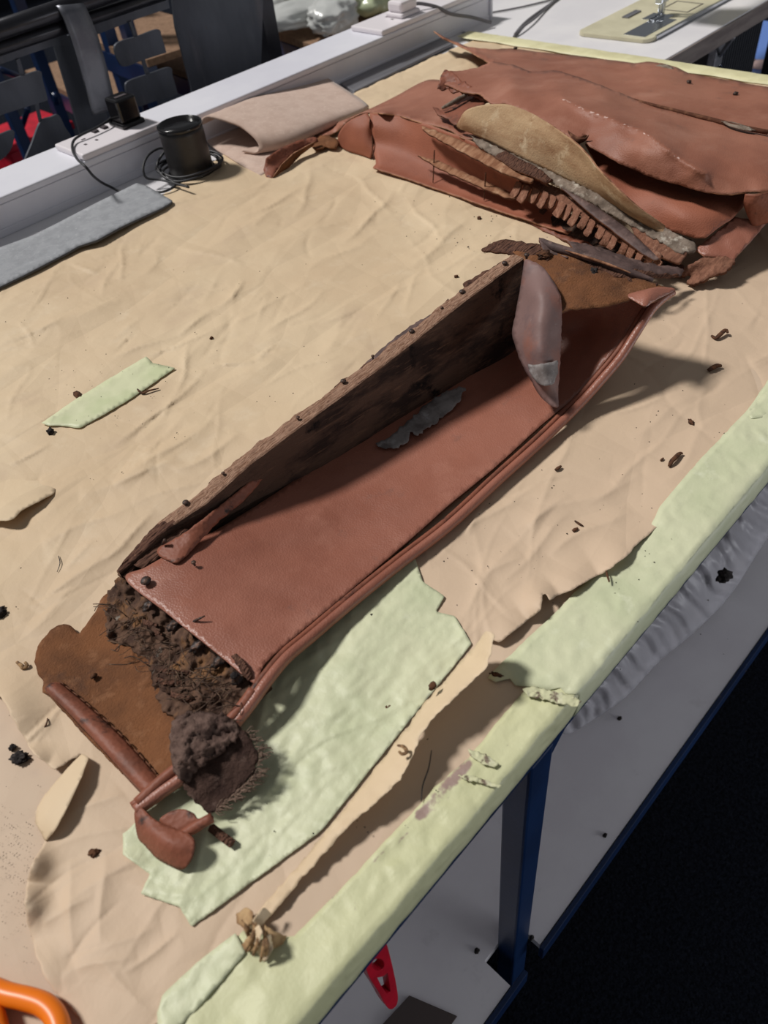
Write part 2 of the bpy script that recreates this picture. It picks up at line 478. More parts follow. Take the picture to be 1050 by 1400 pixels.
M['laminate'] = mat('white_laminate', S(226, 224, 226), [(S(216, 214, 218), 6, .4, .62)], rough=.4, spec=.5)
M['wall'] = mat('wall_paint', S(170, 168, 164), rough=.9, bumps=[('noise', 120, .1, .002)])
M['carpet'] = mat('dark_carpet', S(34, 38, 48), [(S(22, 25, 33), 140, .42, .6), (S(48, 52, 62), 220, .58, .7)], rough=1, spec=.05, bumps=[('noise', 300, 1, .01), ('voronoi', 260, .7, .006)])
M['plastic_film'] = mat('plastic_film', S(182, 180, 186), rough=.38, spec=.5, alpha=.5, bumps=[('ridge', 30, .5, .01)])
M['bag'] = mat('clear_bag', S(206, 208, 206), rough=.25, spec=.6, alpha=.8, bumps=[('ridge', 14, .5, .02)])
M['bag_green'] = mat('tinted_bag', S(196, 206, 172), rough=.25, spec=.6, alpha=.85, bumps=[('ridge', 14, .5, .02)])
M['film_inner'] = mat('film_content', S(150, 146, 152), [(S(120, 112, 110), 12, .45, .6)], rough=.5)
M['straw_paper'] = mat('torn_paper_inside', S(176, 146, 108), [(S(140, 108, 76), 90, .45, .62)], rough=.9)
M['steel'] = mat('mill_steel', S(84, 88, 96), [(S(64, 67, 75), 6, .42, .62, (1, 1, .3)), (S(100, 98, 102), 10, .56, .74, (1, 1, .25)), (S(92, 68, 56), 30, .66, .74, None, 'noise', .5)], rough=.5, spec=.5, metal=.6, rvar=(9, .35, .6))
M['steel_pale'] = mat('bracket_steel', S(120, 122, 128), [(S(96, 98, 106), 14, .42, .62), (S(140, 104, 80), 40, .64, .72)], rough=.42, spec=.5, metal=.6)
M['steel_black'] = mat('black_pipe_steel', S(44, 44, 50), [(S(30, 30, 36), 20, .42, .62)], rough=.28, spec=.6, metal=.5)
M['chip'] = mat('chipboard', S(138, 108, 84), [(S(118, 90, 68), 60, .42, .6), (S(158, 128, 102), 140, .58, .7)], rough=.85)
M['pad'] = mat('brown_pad', S(84, 74, 72), rough=.8)
M['red'] = mat('red_plastic', S(196, 20, 46), [(S(170, 16, 40), 20, .42, .6)], rough=.4, spec=.5)
M['orange'] = mat('orange_plastic', S(238, 122, 24), rough=.35, spec=.5)
M['chrome'] = mat('bright_steel', S(196, 200, 206), rough=.22, metal=1)
M['cream'] = mat('cream_enamel', S(206, 200, 172), [(S(194, 188, 160), 20, .42, .62)], rough=.35, spec=.5)
M['grey_metal'] = mat('grey_metal_strip', S(140, 140, 146), [(S(120, 120, 126), 30, .42, .62, (.3, 4, 4))], rough=.4, metal=.5)
M['sew_side'] = mat('worn_board_edge', S(126, 116, 112), [(S(104, 94, 92), 20, .42, .62, (.4, 3, 3))], rough=.6)
M['black_motor'] = mat('motor_black', S(26, 27, 31), rough=.5)
M['motor_fin'] = mat('motor_fin', S(52, 54, 60), rough=.5)
M['blue_plastic'] = mat('blue_plastic', S(96, 130, 200), rough=.35, spec=.5)
M['pink'] = mat('pale_pink', S(222, 190, 184), rough=.7)
M['crumb_black'] = mat('black_crumb', S(40, 36, 36), [(S(70, 64, 62), 200, .5, .6)], rough=.9, spec=.2, bumps=[('noise', 500, .8, .002)])
M['crumb_brown'] = mat('brown_crumb', S(92, 62, 44), [(S(60, 42, 34), 200, .5, .6)], rough=.9, spec=.2)
M['fray'] = mat('frayed_ends', S(128, 106, 92), [(S(92, 74, 64), 200, .48, .6)], rough=.9)
M['straw'] = mat('dry_straw', S(156, 124, 88), [(S(100, 74, 52), 200, .48, .6)], rough=.9)

# ------------------------------------------------------------------ setting
def plane(name, x0, x1, y0, y1, z, mt, n=1):
    V = [(x0, y0, z), (x1, y0, z), (x1, y1, z), (x0, y1, z)]
    o = build(name, V, [(0, 1, 2, 3)], mt, None, False)
    o['kind'] = 'structure'
    return o
bm = bmesh.new(); box_bm(bm, -3, 7, -2, 9, -.05, 0)
from_bm('floor', bm, M['carpet'])['kind'] = 'structure'
bm = bmesh.new(); box_bm(bm, -3, 7, 9, 9.1, 0, 2.7)
from_bm('wall_back', bm, M['wall'])['kind'] = 'structure'

# ------------------------------------------------------------------ workbench
YF, YB, XL, XR = .137, 1.43, -.95, 1.548
bench = thing('workbench', ((XL + XR) / 2, (YF + YB) / 2, 0), 'long white topped workbench on blue painted steel legs with a white lower shelf', 'workbench')
box('tabletop', XL, XR, YF + .003, YB, T - .034, T, M['laminate'], bench, .002)
box('frame_rail', XL, XR, YF + .006, YF + .056, T - .064, T - .034, M['blue_steel'], bench)
box('frame_rail', XL, XR, YB - .06, YB - .01, T - .064, T - .034, M['blue_steel'], bench)
for xr in (XL, XR - .05):
    box('frame_rail', xr, xr + .05, YF + .056, YB - .06, T - .064, T - .034, M['blue_steel'], bench)
for lx in (-.86, .236, 1.46):
    for ly in (YF + .006, YB - .06):
        box('leg', lx, lx + .032, ly, ly + .028, 0, T - .064, M['blue_steel'], bench, .003)
# gusset beside the visible leg
bm = bmesh.new()
g0 = [bm.verts.new(c) for c in ((.268, YF + .008, T - .064), (.292, YF + .008, T - .064), (.268, YF + .008, T - .092))]
f0 = bm.faces.new(g0); r0 = bmesh.ops.extrude_face_region(bm, geom=[f0])
bmesh.ops.translate(bm, verts=[v for v in r0['geom'] if isinstance(v, bmesh.types.BMVert)], vec=(0, .024, 0))
from_bm('gusset', bm, M['blue_steel'], bench)
SH = -.62
ys = .128
hole = [tp(p[0], p[1], SH)[:2] for p in ((560, 1362), (625, 1390), (590, 1440), (520, 1405))]
out = [(XL + .05, ys), (.208, ys), (.208, ys + .042), (.272, ys + .042), (.272, ys), (XR - .04, ys), (XR - .04, YB - .07), (XL + .05, YB - .07)]
pts, F = cdt([tuple(p) for p in out], [])
V = np.c_[pts, np.full(len(pts), T + SH)]
shf = build('shelf', V, [f if np.cross(V[f[1]] - V[f[0]], V[f[2]] - V[f[0]])[2] > 0 else f[::-1] for f in F], M['shelf_white'], bench, False)
sm_ = shf.modifiers.new('thickness', 'SOLIDIFY'); sm_.thickness = .018; sm_.offset = -1
bm = bmesh.new()
f0 = bm.faces.new([bm.verts.new((p[0], p[1], T + SH + .0005)) for p in hole]); r0 = bmesh.ops.extrude_face_region(bm, geom=[f0])
bmesh.ops.translate(bm, verts=[v for v in r0['geom'] if isinstance(v, bmesh.types.BMVert)], vec=(0, 0, .004))
tag(from_bm('rubber_pad', bm, M['pad']), 'dark brown square pad lying on the lower shelf left of the blue leg', 'pad')
for a, b in ((XL + .05, .235), (.269, XR - .04)):
    box('shelf_rail', a, b, ys - .008, ys - .001, T + SH - .04, T + SH + .001, M['blue_steel'], bench, .001)

# ------------------------------------------------------------------ kraft paper
CR = []   # creases: x1, y1, x2, y2, amplitude, width
def crease(px1, py1, px2, py2, a, wd):
    p, q = tp(px1, py1), tp(px2, py2)
    CR.append((p[0], p[1], q[0], q[1], a * .0012, wd * .00060))
for c in ((350, 495, 280, 510, 3, 7), (280, 510, 150, 610, 2.2, 7), (263, 470, 233, 540, 2.4, 6), (233, 540, 215, 570, 1.6, 6), (333, 378, 300, 420, 3.4, 8), (300, 420, 247, 460, 3, 8),
          (247, 460, 160, 482, 2, 7), (300, 455, 205, 485, 2.4, 7), (167, 350, 140, 405, 2, 8), (0, 470, 90, 430, 1.6, 10), (20, 600, 120, 540, 1.6, 9), (10, 640, 70, 610, 2.2, 5),
          (375, 470, 350, 495, 2, 6), (440, 400, 350, 460, 2.4, 8), (500, 420, 430, 440, 1.4, 8), (240, 330, 330, 365, 2, 9), (165, 330, 175, 385, 2.2, 6), (95, 366, 140, 372, 2, 4),
          (330, 300, 420, 250, 3.2, 12), (430, 230, 400, 300, 2.6, 8), (545, 260, 470, 330, 3.2, 9), (560, 270, 600, 330, 2.4, 8), (480, 240, 540, 290, 2.6, 9), (500, 330, 420, 370, 1.6, 9),
          (640, 300, 560, 360, 2.2, 9), (590, 380, 500, 420, 1.4, 8), (300, 560, 160, 660, 4.5, 26), (250, 620, 120, 680, 3.5, 24), (330, 590, 240, 640, 3, 18), (190, 690, 60, 740, 3, 20), (170, 750, 30, 830, 2.5, 14),
          (220, 700, 140, 770, 2.5, 10), (150, 640, 40, 700, 2, 18), (100, 800, 20, 870, 1.5, 12), (90, 780, 130, 740, 1.6, 8),
          (600, 860, 760, 690, 1.6, 14), (700, 730, 880, 640, 2.2, 16), (800, 690, 900, 600, 1.8, 14), (690, 800, 790, 700, 2, 12), (660, 790, 720, 760, 2.5, 14), (860, 600, 960, 540, 1.4, 14), (830, 570, 920, 545, 1.6, 3),
          (920, 540, 990, 500, 1.3, 3), (740, 610, 830, 570, 1.4, 3), (730, 720, 780, 680, 1.6, 8), (900, 660, 1000, 560, 1.2, 14), (760, 760, 860, 690, 2.4, 13),
          (180, 1170, 90, 1260, 2.2, 14), (230, 1250, 110, 1330, 2.4, 16), (200, 1300, 90, 1350, 2, 10), (260, 1260, 180, 1330, 1.8, 5), (130, 1180, 150, 1300, 3, 16), (90, 1200, 110, 1320, 2.6, 14), (150, 1320, 220, 1390, 2, 12),
          (60, 1280, 130, 1240, 1.6, 9), (100, 1120, 160, 1080, 2, 12)):
    crease(*c)
for k in range(700):
    cx, cy = rng.uniform(-.35, 1.5), rng.uniform(.15, 1.25)
    an = rng.normal(.3, .6)
    ln = rng.gamma(2.0, .05) + .02
    wd = rng.uniform(.0014, .0045)
    a = rng.choice([-1, 1], p=[.4, .6]) * wd * rng.uniform(.16, .55)
    CR.append((cx - ln * math.cos(an) / 2, cy - ln * math.sin(an) / 2, cx + ln * math.cos(an) / 2, cy + ln * math.sin(an) / 2, a, wd))
for k in range(60):
    cx, cy = rng.uniform(-.35, 1.5), rng.uniform(.15, 1.25)
    an = rng.normal(.3, .7); ln = rng.uniform(.06, .2); wd = rng.uniform(.008, .02)
    CR.append((cx - ln * math.cos(an) / 2, cy - ln * math.sin(an) / 2, cx + ln * math.cos(an) / 2, cy + ln * math.sin(an) / 2, wd * rng.uniform(.04, .14), wd))
CRA = np.array(CR)

def hp(x, y):
    x = np.atleast_1d(np.asarray(x, float)); y = np.atleast_1d(np.asarray(y, float))
    h = np.zeros(len(x))
    # gentle bend of the crease lines so none of them runs ruler straight
    xw = x + .006 * np.sin(y * 31 + 1.2) + .003 * np.sin(x * 57 + y * 40)
    yw = y + .006 * np.sin(x * 27 + .4) + .003 * np.sin(x * 61 - y * 35)
    for x1, y1, x2, y2, a, wd in CRA:
        dx, dy = x2 - x1, y2 - y1
        L = math.hypot(dx, dy); ux, uy = dx / L, dy / L
        s = (xw - x1) * ux + (yw - y1) * uy
        d = np.abs(-(xw - x1) * uy + (yw - y1) * ux)
        mk = (s > -.02) & (s < L + .02) & (d < wd * 5)
        if not mk.any(): continue
        tt = np.clip(s[mk] / L, 0, 1)
        tap = np.clip(np.sin(tt * math.pi), 0, 1) ** .6
        h[mk] += a * np.exp(-d[mk] / wd) * tap
    h += .0012 * np.sin(x * 13 + y * 7) * np.sin(y * 17 - x * 4 + 1) + .0007 * np.sin(x * 41 - y * 23) * np.sin(y * 37 + x * 19)
    return .0042 + np.clip(h, -.0028, .02)

GRID = {}
def hp_np(x, y):
    return hp(x, y)

main_out = [(-260, 860, 0), (-40, 935, 0), (0, 952, 0), (12, 972, 0), (20, 988, 0), (45, 1030, 0), (75, 1053, 0), (112, 1030, 0), (95, 1055, 0), (62, 1085, 0), (48, 1112, 0), (62, 1150, 0),
            (42, 1183, 0), (33, 1230, 0), (38, 1262, 0), (45, 1292, 0), (62, 1340, 0), (108, 1392, 0), (150, 1470, 0), (215, 1400, 0), (300, 1320, 0), (352, 1262, 0), (440, 1150, 0), (560, 1000, 0), (640, 902, 0), (662, 872, 0),
            (682, 878, 0), (722, 848, 0), (738, 834, 0), (744, 812, 0), (752, 820, 0), (790, 802, 0), (838, 776, 0), (866, 750, 0), (886, 731, 0), (935, 690, 0), (1010, 620, 0), (1090, 540, 0), (1320, 330, 0), (1500, 178, 0), (1200, 134, 0), (1050, 112, 0), (655, 52, 0), (620, 66, 0),
            (470, 134, 0), (380, 168, 0), (300, 215, 0), (230, 262, 0), (190, 280, 0), (100, 325, 0), (0, 386, 0), (-150, 470, 0), (-420, 620, 0)]
lift_pts = [((12, 972), .012, 40), ((45, 1040), .008, 22), ((75, 1053), .004, 20), ((42, 1183), .012, 24), ((33, 1235), .014, 28), ((60, 1330), .004, 30), ((742, 825), .012, 24), ((700, 866), .006, 30), ((790, 805), .008, 34), ((850, 768), .009, 34)]
def lift(pts, W):
    e = np.zeros(len(pts))
    for (c, a, r) in lift_pts:
        d = np.hypot(pts[:, 0] - c[0], pts[:, 1] - c[1])
        e = np.maximum(e, a * np.exp(-(d / r) ** 2))
    return e
paper = sheet('kraft_paper', main_out, M['paper'], step=3.2, thick=.0004, smooth=False, jag=2.2, jf=.06, base=hp, hfun=lift, seed=3, edge=M['paper'], attrs={'toned': lambda p, W: np.clip(1 - (W[:, 1] - .30 - .06 * np.sin(W[:, 0] * 9)) / .28, 0, 1)})  # paper tone shifts darker and pinker towards the bench front
tag(paper, 'large creased sheet of brown kraft paper covering the workbench top', 'paper')
# lower layer, seen along the front and at the lower left
xs = np.linspace(-.6, 1.5, 260); yy = np.linspace(YF + .022, .5, 60)
GX, GY = np.meshgrid(xs, yy)
hz = .0012 + .0009 * (1 + np.sin(GX * 31 + GY * 17) * np.sin(GY * 43 - GX * 11)) * .5
V = np.stack([GX.ravel(), GY.ravel(), T + hz.ravel()], 1)
# only the left part reaches far in; trim to what the main sheet leaves open
F = [(j * 260 + i, j * 260 + i + 1, (j + 1) * 260 + i + 1, (j + 1) * 260 + i) for j in range(59) for i in range(259)]
lowp = build('kraft_paper', V, F, M['paper_low'])
tag(lowp, 'smoother pinkish brown paper layer showing along the bench front beneath the torn sheet', 'paper')
# small sheet edge lifting at the left margin
fl = sheet('torn_paper_flap', [(-120, 690, .004), (0, 712, .016), (30, 698, .016), (58, 683, .013), (76, 671, .007), (66, 654, .001), (20, 640, .000), (-120, 640, .000)], M['paper'], step=5, thick=.0004, jag=1.2, seed=5)
tag(fl, 'curling torn paper edge at the left margin below the pale tape strip', 'paper')
fl = sheet('torn_paper_flap', [(112, 1030, .009), (92, 1050, .010), (70, 1075, .008), (50, 1104, .005), (48, 1125, .005), (62, 1150, .006), (72, 1140, .012), (92, 1105, .016), (112, 1060, .016), (122, 1036, .013)], M['paper'], step=4, thick=.0004, smooth=False, jag=1.2, seed=8)
tag(fl, 'small triangular flap of paper folded over left of the leather hem', 'paper')
# long flap lifted beside the green patch
fl = sheet('torn_paper_flap', [(345, 1256, .006), (420, 1168, .007), (500, 1068, .008), (580, 962, .009), (640, 893, .012), (655, 876, .026), (664, 862, .038), (676, 868, .044), (672, 890, .044), (668, 908, .042), (640, 936, .036), (604, 970, .033), (590, 985, .031), (572, 1008, .029),
                               (560, 1042, .027), (548, 1064, .025), (530, 1082, .022), (480, 1126, .016), (420, 1192, .010), (372, 1250, .006), (356, 1262, .005)], M['paper'],
           ctrl=[(600, 960, .026), (540, 1050, .02), (470, 1120, .013)], step=5, thick=.0004, smooth=False, jag=2.2, jf=.09, bumpy=.0018, bscale=60, seed=9)
tag(fl, 'long narrow paper flap standing up beside the large green tape patch', 'paper')

# ------------------------------------------------------------------ masking tape
def top_h(x, y):
    return hp(x, y) + .0014
def edge_strip(name, x0, x1, inner, mt, label, extra=0.0, wear=None, shear=None):
    n = int((x1 - x0) / .004)
    X = np.linspace(x0, x1, n)
    rows = []
    prof = [(0, 0), (.12, 0), (.24, 0), (.36, 0), (.48, 0), (.6, 0), (.72, 0), (.84, 0), (.94, 0)]
    V = []; att = []
    for x in X:
        jx = x + .003 * mnoise.noise(Vector((x * 40, 3, 0)))
        yi = inner(x) + .0012 * mnoise.noise(Vector((x * 120, 1, 0)))
        ye = YF - .0012 - extra
        pts = [(yi + (ye + .004 - yi) * t, None) for t, _ in prof] + [(ye + .0016, None), (ye + .0002, -.0010), (ye - .0006, -.0024), (ye - .0008, -.012), (ye - .0006, -.022), (ye + .0005, -.034)]
        for (y, z) in pts:
            xx = x
            if shear and x < shear[0] + .08: xx += (1 - (x - shear[0]) / .08) * float(np.clip((.167 - y) / .03, -1.2, 1)) * shear[1]
            if x == X[0]: xx += .010 * mnoise.noise(Vector((y * 90, 7, x)))
            if x == X[-1]: xx += .012 * mnoise.noise(Vector((y * 90, 11, x)))
            tt = (yi - y) / (yi - ye)
            zz = .0028 + extra + (.0007 if tt > .52 + .03 * math.sin(x * 3) else 0) + .0009 * mnoise.ridged_multi_fractal(Vector((x * 22, y * 38, 6)), .8, 2, 3, 1, 2) + .0007 * mnoise.noise(Vector((x * 60, y * 90, 2))) + .0005 * mnoise.noise(Vector((x * 160, y * 160, 4))) if z is None else z + .0035
            V.append((xx, y + (0 if z is None else .0006 * mnoise.noise(Vector((x * 70, z * 90, 5)))), T + zz))
    k = len(prof) + 6
    V = np.array(V)
    hh = hp(V[:, 0], V[:, 1]) + .0018
    up_ = (np.arange(len(V)) % k) < len(prof)
    bl = np.clip((V[:, 0] - .43) / .04, 0, 1)
    V[:, 2] = np.where(up_, np.maximum(V[:, 2], T + hh * bl), V[:, 2])
    F = [(i * k + j, i * k + j + 1, (i + 1) * k + j + 1, (i + 1) * k + j) for i in range(n - 1) for j in range(k - 1)]
    o = build(name, V, F, mt)
    if wear:
        a = o.data.attributes.new('wear', 'FLOAT', 'POINT')
        vals = []
        for v in V:
            best = 0
            for (ax, ay, bx, by, r, s) in wear:
                dx, dy = bx - ax, by - ay
                t = max(0, min(1, ((v[0] - ax) * dx + (v[1] - ay) * dy) / (dx * dx + dy * dy)))
                d = math.hypot(v[0] - ax - t * dx, v[1] - ay - t * dy)
                best = max(best, s * math.exp(-(d / r) ** 2))
            vals.append(best)
        a.data.foreach_set('value', vals)
    sm = o.modifiers.new('thickness', 'SOLIDIFY'); sm.thickness = .0003; sm.offset = -1
    return tag(o, label, 'tape')
def inner_from(L):
    P = np.array([tp(a, b)[:2] for a, b in L]); P = P[P[:, 0].argsort()]
    return lambda x: float(np.interp(x, P[:, 0], P[:, 1]))
wl = lambda a, b, c, d, r, s: (*tp(a, b)[:2], *tp(c, d)[:2], r, s)
edge_strip('edge_tape', -.55, .288, inner_from([(100, 1580), (335, 1276), (400, 1285), (470, 1215), (540, 1140), (600, 1075), (640, 1040), (690, 978), (720, 945), (760, 900)]), M['tape_yellow'],
           'scraped yellowish tape wrapped over the near bench edge in front of the lifted paper flap', .0,
           [wl(575, 1115, 640, 1048, .0085, .66), wl(430, 1250, 560, 1140, .0035, .52), wl(330, 1330, 420, 1262, .003, .46), wl(610, 1100, 700, 1010, .003, .44), wl(640, 1045, 690, 1055, .002, .5), wl(720, 945, 775, 955, .003, .5)])
edge_strip('edge_tape', .262, 1.553, inner_from([(640, 960), (690, 905), (760, 840), (830, 770), (885, 733), (900, 700), (960, 630), (1005, 582), (1050, 535), (1300, 320)]), M['tape'],
           'pale green tape wrapped over the bench edge along the right side', .0007, shear=(.262, .018))

def tape(px, mt, label, step=7, jag=.5, seed=1, curl=None):
    if curl is None:
        def curl(pts, W):
            u = pts[:, 0] * .69 - pts[:, 1] * .72; v = pts[:, 0] * .72 + pts[:, 1] * .69
            return np.array([.0007 * mnoise.ridged_multi_fractal(Vector((a * .013, b * .05, seed)), .8, 2.3, 5, 1, 2) for a, b in zip(u, v)])
    o = sheet('tape_strip', [(a, b, 0.0) for a, b in px], mt, step=step, thick=.0003, smooth=False, jag=jag, jf=.12, base=top_h, seed=seed, hfun=curl, bumpy=.0006, bscale=90)
    return tag(o, label, 'tape')
tape([(168, 1140), (178, 1132), (330, 960), (470, 820), (560, 740), (578, 795), (608, 815), (596, 836), (622, 842), (645, 880), (560, 985), (440, 1135), (262, 1267), (245, 1240), (192, 1222), (205, 1195), (168, 1168)], M['tape'],
     'broad pale green tape patch lying under the leather seat base', seed=21, step=4)
tape([(57, 578), (100, 548), (150, 517), (200, 487), (208, 496), (240, 503), (175, 548), (110, 585), (80, 582), (66, 582)], M['tape_pale'], 'short pale tape strip alone on the paper at the left', seed=22, step=5)
tape([(215, 1385), (222, 1360), (270, 1315), (322, 1275), (336, 1302), (300, 1345), (250, 1400), (215, 1420)], M['tape'], 'green tape tab in the lower left, its torn end beside the crumpled paper', seed=24, step=6)
tape([(1022, 560), (1050, 520), (1110, 470), (1120, 500), (1050, 570), (1026, 572)], M['tape'], 'short green tape end at the right margin overlapping the edge tape', seed=25, step=6)
def torn(px, label, seed, h=.0058):
    o = sheet('torn_tape_end', [(a, b, h) for a, b in px], M['tape_torn'], step=2.5, thick=.0004, smooth=False, jag=1.8, jf=.3, seed=seed, hfun=lambda p, W: np.array([.0014 * mnoise.ridged_multi_fractal(Vector((a * .09, b * .15, seed)), .8, 2.2, 3, 1, 2) for a, b in p]))
    return tag(o, label, 'tape')
torn([(714, 942), (728, 938), (752, 944), (778, 950), (796, 958), (788, 966), (764, 962), (742, 956), (722, 952)], 'crinkled torn tape end where the two edge tapes meet', 401)
torn([(640, 1024), (652, 1026), (668, 1034), (682, 1044), (676, 1050), (660, 1044), (644, 1034)], 'small whitish tape shred below the long paper flap', 402)
torn([(626, 1060), (644, 1060), (664, 1066), (686, 1074), (684, 1078), (660, 1072), (636, 1066)], 'narrow torn tape shred nearer the bench edge than the whitish one', 403)
# tape along the far end of the bench
n = 240
Yv = np.linspace(YF + .01, 1.27, n)
V = []
for y in Yv:
    for (x, z) in ((1.500 + .002 * math.sin(y * 50), .0068), (1.52, .0068), (1.545, .0066), (1.551, .005), (1.5535, -.002), (1.5535, -.02)):
        V.append((x, y, T + z + (.0006 * mnoise.noise(Vector((x * 50, y * 60, 1))) if z > .004 else 0)))
F = [(i * 6 + j, i * 6 + j + 1, (i + 1) * 6 + j + 1, (i + 1) * 6 + j) for i in range(n - 1) for j in range(5)]
et = build('edge_tape', V, F, M['tape_cream'])
tag(et, 'pale yellow tape along the far end of the bench next to the sewing table', 'tape')
sm_ = et.modifiers.new('thickness', 'SOLIDIFY'); sm_.thickness = .0003

# ------------------------------------------------------------------ seat base
CAT_LEATHER = 'leather'
b0 = tp(430, 700, .004)
seat = thing('leather_seat_base', (float(b0[0]), float(b0[1]), T + .004),
             'torn tan leather seat base with piped edge and rotten wooden rail, mid bench', 'seat base')
pan = sheet('leather_panel', [(172, 792, .043), (230, 840, .042), (290, 888, .038), (344, 932, .034), (352, 930, .0335), (362, 908, .033), (386, 885, .030), (418, 858, .026), (480, 806, .020), (560, 738, .016), (612, 692, .014), (680, 636, .013), (738, 583, .015),
                              (788, 540, .022), (832, 488, .045), (860, 455, .060), (888, 418, .078), (905, 400, .086), (860, 402, .086), (800, 405, .08), (740, 405, .075), (716, 412, .06), (708, 450, .020), (702, 466, .010), (648, 504, .0085), (588, 538, .0085), (523, 577, .010), (440, 630, .014), (380, 672, .021), (300, 722, .034), (240, 752, .041), (200, 775, .043)],
            M['leather'], ctrl=[(470, 720, .011), (560, 650, .009), (340, 820, .032), (400, 780, .022), (270, 800, .040), (660, 570, .010), (720, 520, .013), (770, 490, .022), (800, 450, .042), (760, 440, .045), (440, 700, .014), (620, 640, .011)],
            parent=seat, step=6, thick=.002, jag=.2, edge=M['edge_dark'], bumpy=.0010, bscale=22, seed=31, back=M['suede'])
# piped front edge: cord, and the seam welt beside it
cord = [(186, 1108, .016), (222, 1082, .018), (258, 1056, .020), (296, 1016, .023), (322, 988, .027), (343, 962, .030), (366, 930, .032), (392, 899, .029), (424, 872, .024), (483, 822, .018), (548, 770, .014), (614, 719, .012), (680, 658, .0115), (740, 604, .014),
        (792, 553, .021), (822, 520, .034), (848, 489, .048), (868, 458, .062), (890, 424, .077), (906, 408, .084), (920, 398, .088)]
o = tube('piping', pxp(cord), .0046, M['leather'], seat, 10, 6); o['label'] = 'leather covered piping cord along the front edge'
welt = [(a - 5.5, b - 6.5, h + .001) for a, b, h in cord[:-1]]
tube('seam_welt', pxp(welt), .0028, M['leather_dark'], seat, 8, 6)
tube('binding', pxp([(188, 1098, .018), (222, 1066, .021), (258, 1038, .024), (300, 1000, .028), (330, 966, .031), (346, 944, .033)]), .0042, M['leather_dark'], seat, 8, 5)

# wooden rail standing along the back of the trough
RLX = [163, 226, 283, 340, 397, 483, 540, 637, 711, 720]
RLY = [783, 724, 687, 636, 593, 530, 487, 410, 356, 349]
RLH = [.043, .054, .060, .067, .073, .080, .086, .105, .117, .118]
def rail_mesh():
    n = 150
    pxs = np.linspace(163, 716, n)
    V = []; F = []; mi = []
    for i, a in enumerate(pxs):
        b = float(np.interp(a, RLX, RLY))
        h = float(np.interp(a, RLX, RLH))
        f = tp(a, b, h)
        jn = lambda k, s: mnoise.fractal(Vector((f[0] * s, k, 0)), .8, 2, 4)
        thin = .0175 * float(np.interp(a, [163, 200, 260, 600, 716], [.35, .7, 1, 1.05, .95]))
        bx, by = f[0], f[1]
        z = f[2]
        zb = T + .0045
        col = [(bx, by + .0007 * jn(3, 30), zb), (bx, by + .0010 * jn(4, 40), zb + (z - zb) * .35), (bx, by + .0010 * jn(5, 40), zb + (z - zb) * .7), (bx, by + .0005 * jn(6, 60), z - .0012),
               (bx, by + .0012, z + .0004 * jn(7, 80)), (bx, by + thin * .35, z + .0010 * jn(8, 90)), (bx, by + thin * .65, z + .0014 * jn(9, 90)), (bx, by + thin * (.92 + .2 * jn(10, 30)), z - .0012 + .0018 * jn(11, 60)),
               (bx, by + thin * (1.05 + .3 * jn(12, 30)), z - .006), (bx, by + thin, zb)]
        V += col
    k = 10
    for i in range(n - 1):
        for j in range(k):
            jj = (j + 1) % k
            F.append((i * k + j, (i + 1) * k + j, (i + 1) * k + jj, i * k + jj))
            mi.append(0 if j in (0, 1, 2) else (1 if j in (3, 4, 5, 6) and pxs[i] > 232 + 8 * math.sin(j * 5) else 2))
    F.append(tuple(range(k))); mi.append(1)
    F.append(tuple(range((n - 1) * k, n * k))[::-1]); mi.append(1)
    return V, F, mi
V, F, mi = rail_mesh()
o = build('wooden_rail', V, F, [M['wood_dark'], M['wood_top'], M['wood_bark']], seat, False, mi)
o['label'] = 'rotten wooden rail, pale split top and black stained face with shade in its colour'
# long splinters peeling from the rail's back edge
for i, (pl, mt_) in enumerate([
        ([(312, 655, .056), (360, 618, .061), (420, 566, .068), (452, 534, .072), (470, 517, .0735), (486, 512, .0745), (440, 556, .069), (400, 590, .065), (350, 634, .059)], 'wood_bark'),
        ([(470, 524, .072), (520, 478, .08), (560, 446, .086), (592, 428, .09), (588, 436, .090), (540, 470, .083), (496, 508, .076)], 'strip_dark'),
        ([(632, 388, .100), (660, 372, .104), (690, 356, .108), (700, 350, .108), (688, 362, .107), (660, 382, .103), (640, 396, .100)], 'wood_bark'),
        ([(598, 424, .092), (612, 408, .094), (616, 414, .095), (604, 426, .093)], 'wood_bark'),
        ([(208, 738, .045), (262, 690, .051), (300, 660, .055), (296, 668, .0545), (250, 706, .050), (220, 734, .047)], 'wood_top'),
        ([(160, 786, .036), (182, 752, .040), (214, 722, .044), (240, 708, .047), (232, 722, .046), (196, 760, .042), (172, 790, .039)], 'wood_bark'),
        ([(182, 772, .043), (214, 742, .046), (246, 722, .048), (258, 724, .047), (228, 752, .044), (196, 778, .042)], 'wood_bark')]):
    sheet('splinter', pl, M[mt_], parent=seat, step=4, thick=.0022, smooth=False, jag=1.6, jf=.14, seed=50 + i, bumpy=.0012, bscale=90)
# leather lip turned up against the rail
o = sheet('leather_lip', [(214, 752, .046), (250, 730, .050), (300, 692, .051), (340, 660, .050), (370, 638, .047), (362, 652, .043), (330, 688, .041), (296, 716, .041), (262, 752, .043), (246, 768, .044), (232, 768, .045)], M['leather_dark'],
          ctrl=[(290, 705, .049), (260, 738, .049)], parent=seat, step=4, thick=.0018, jag=1.4, jf=.12, seed=61, edge=M['edge_dark'], bumpy=.001)
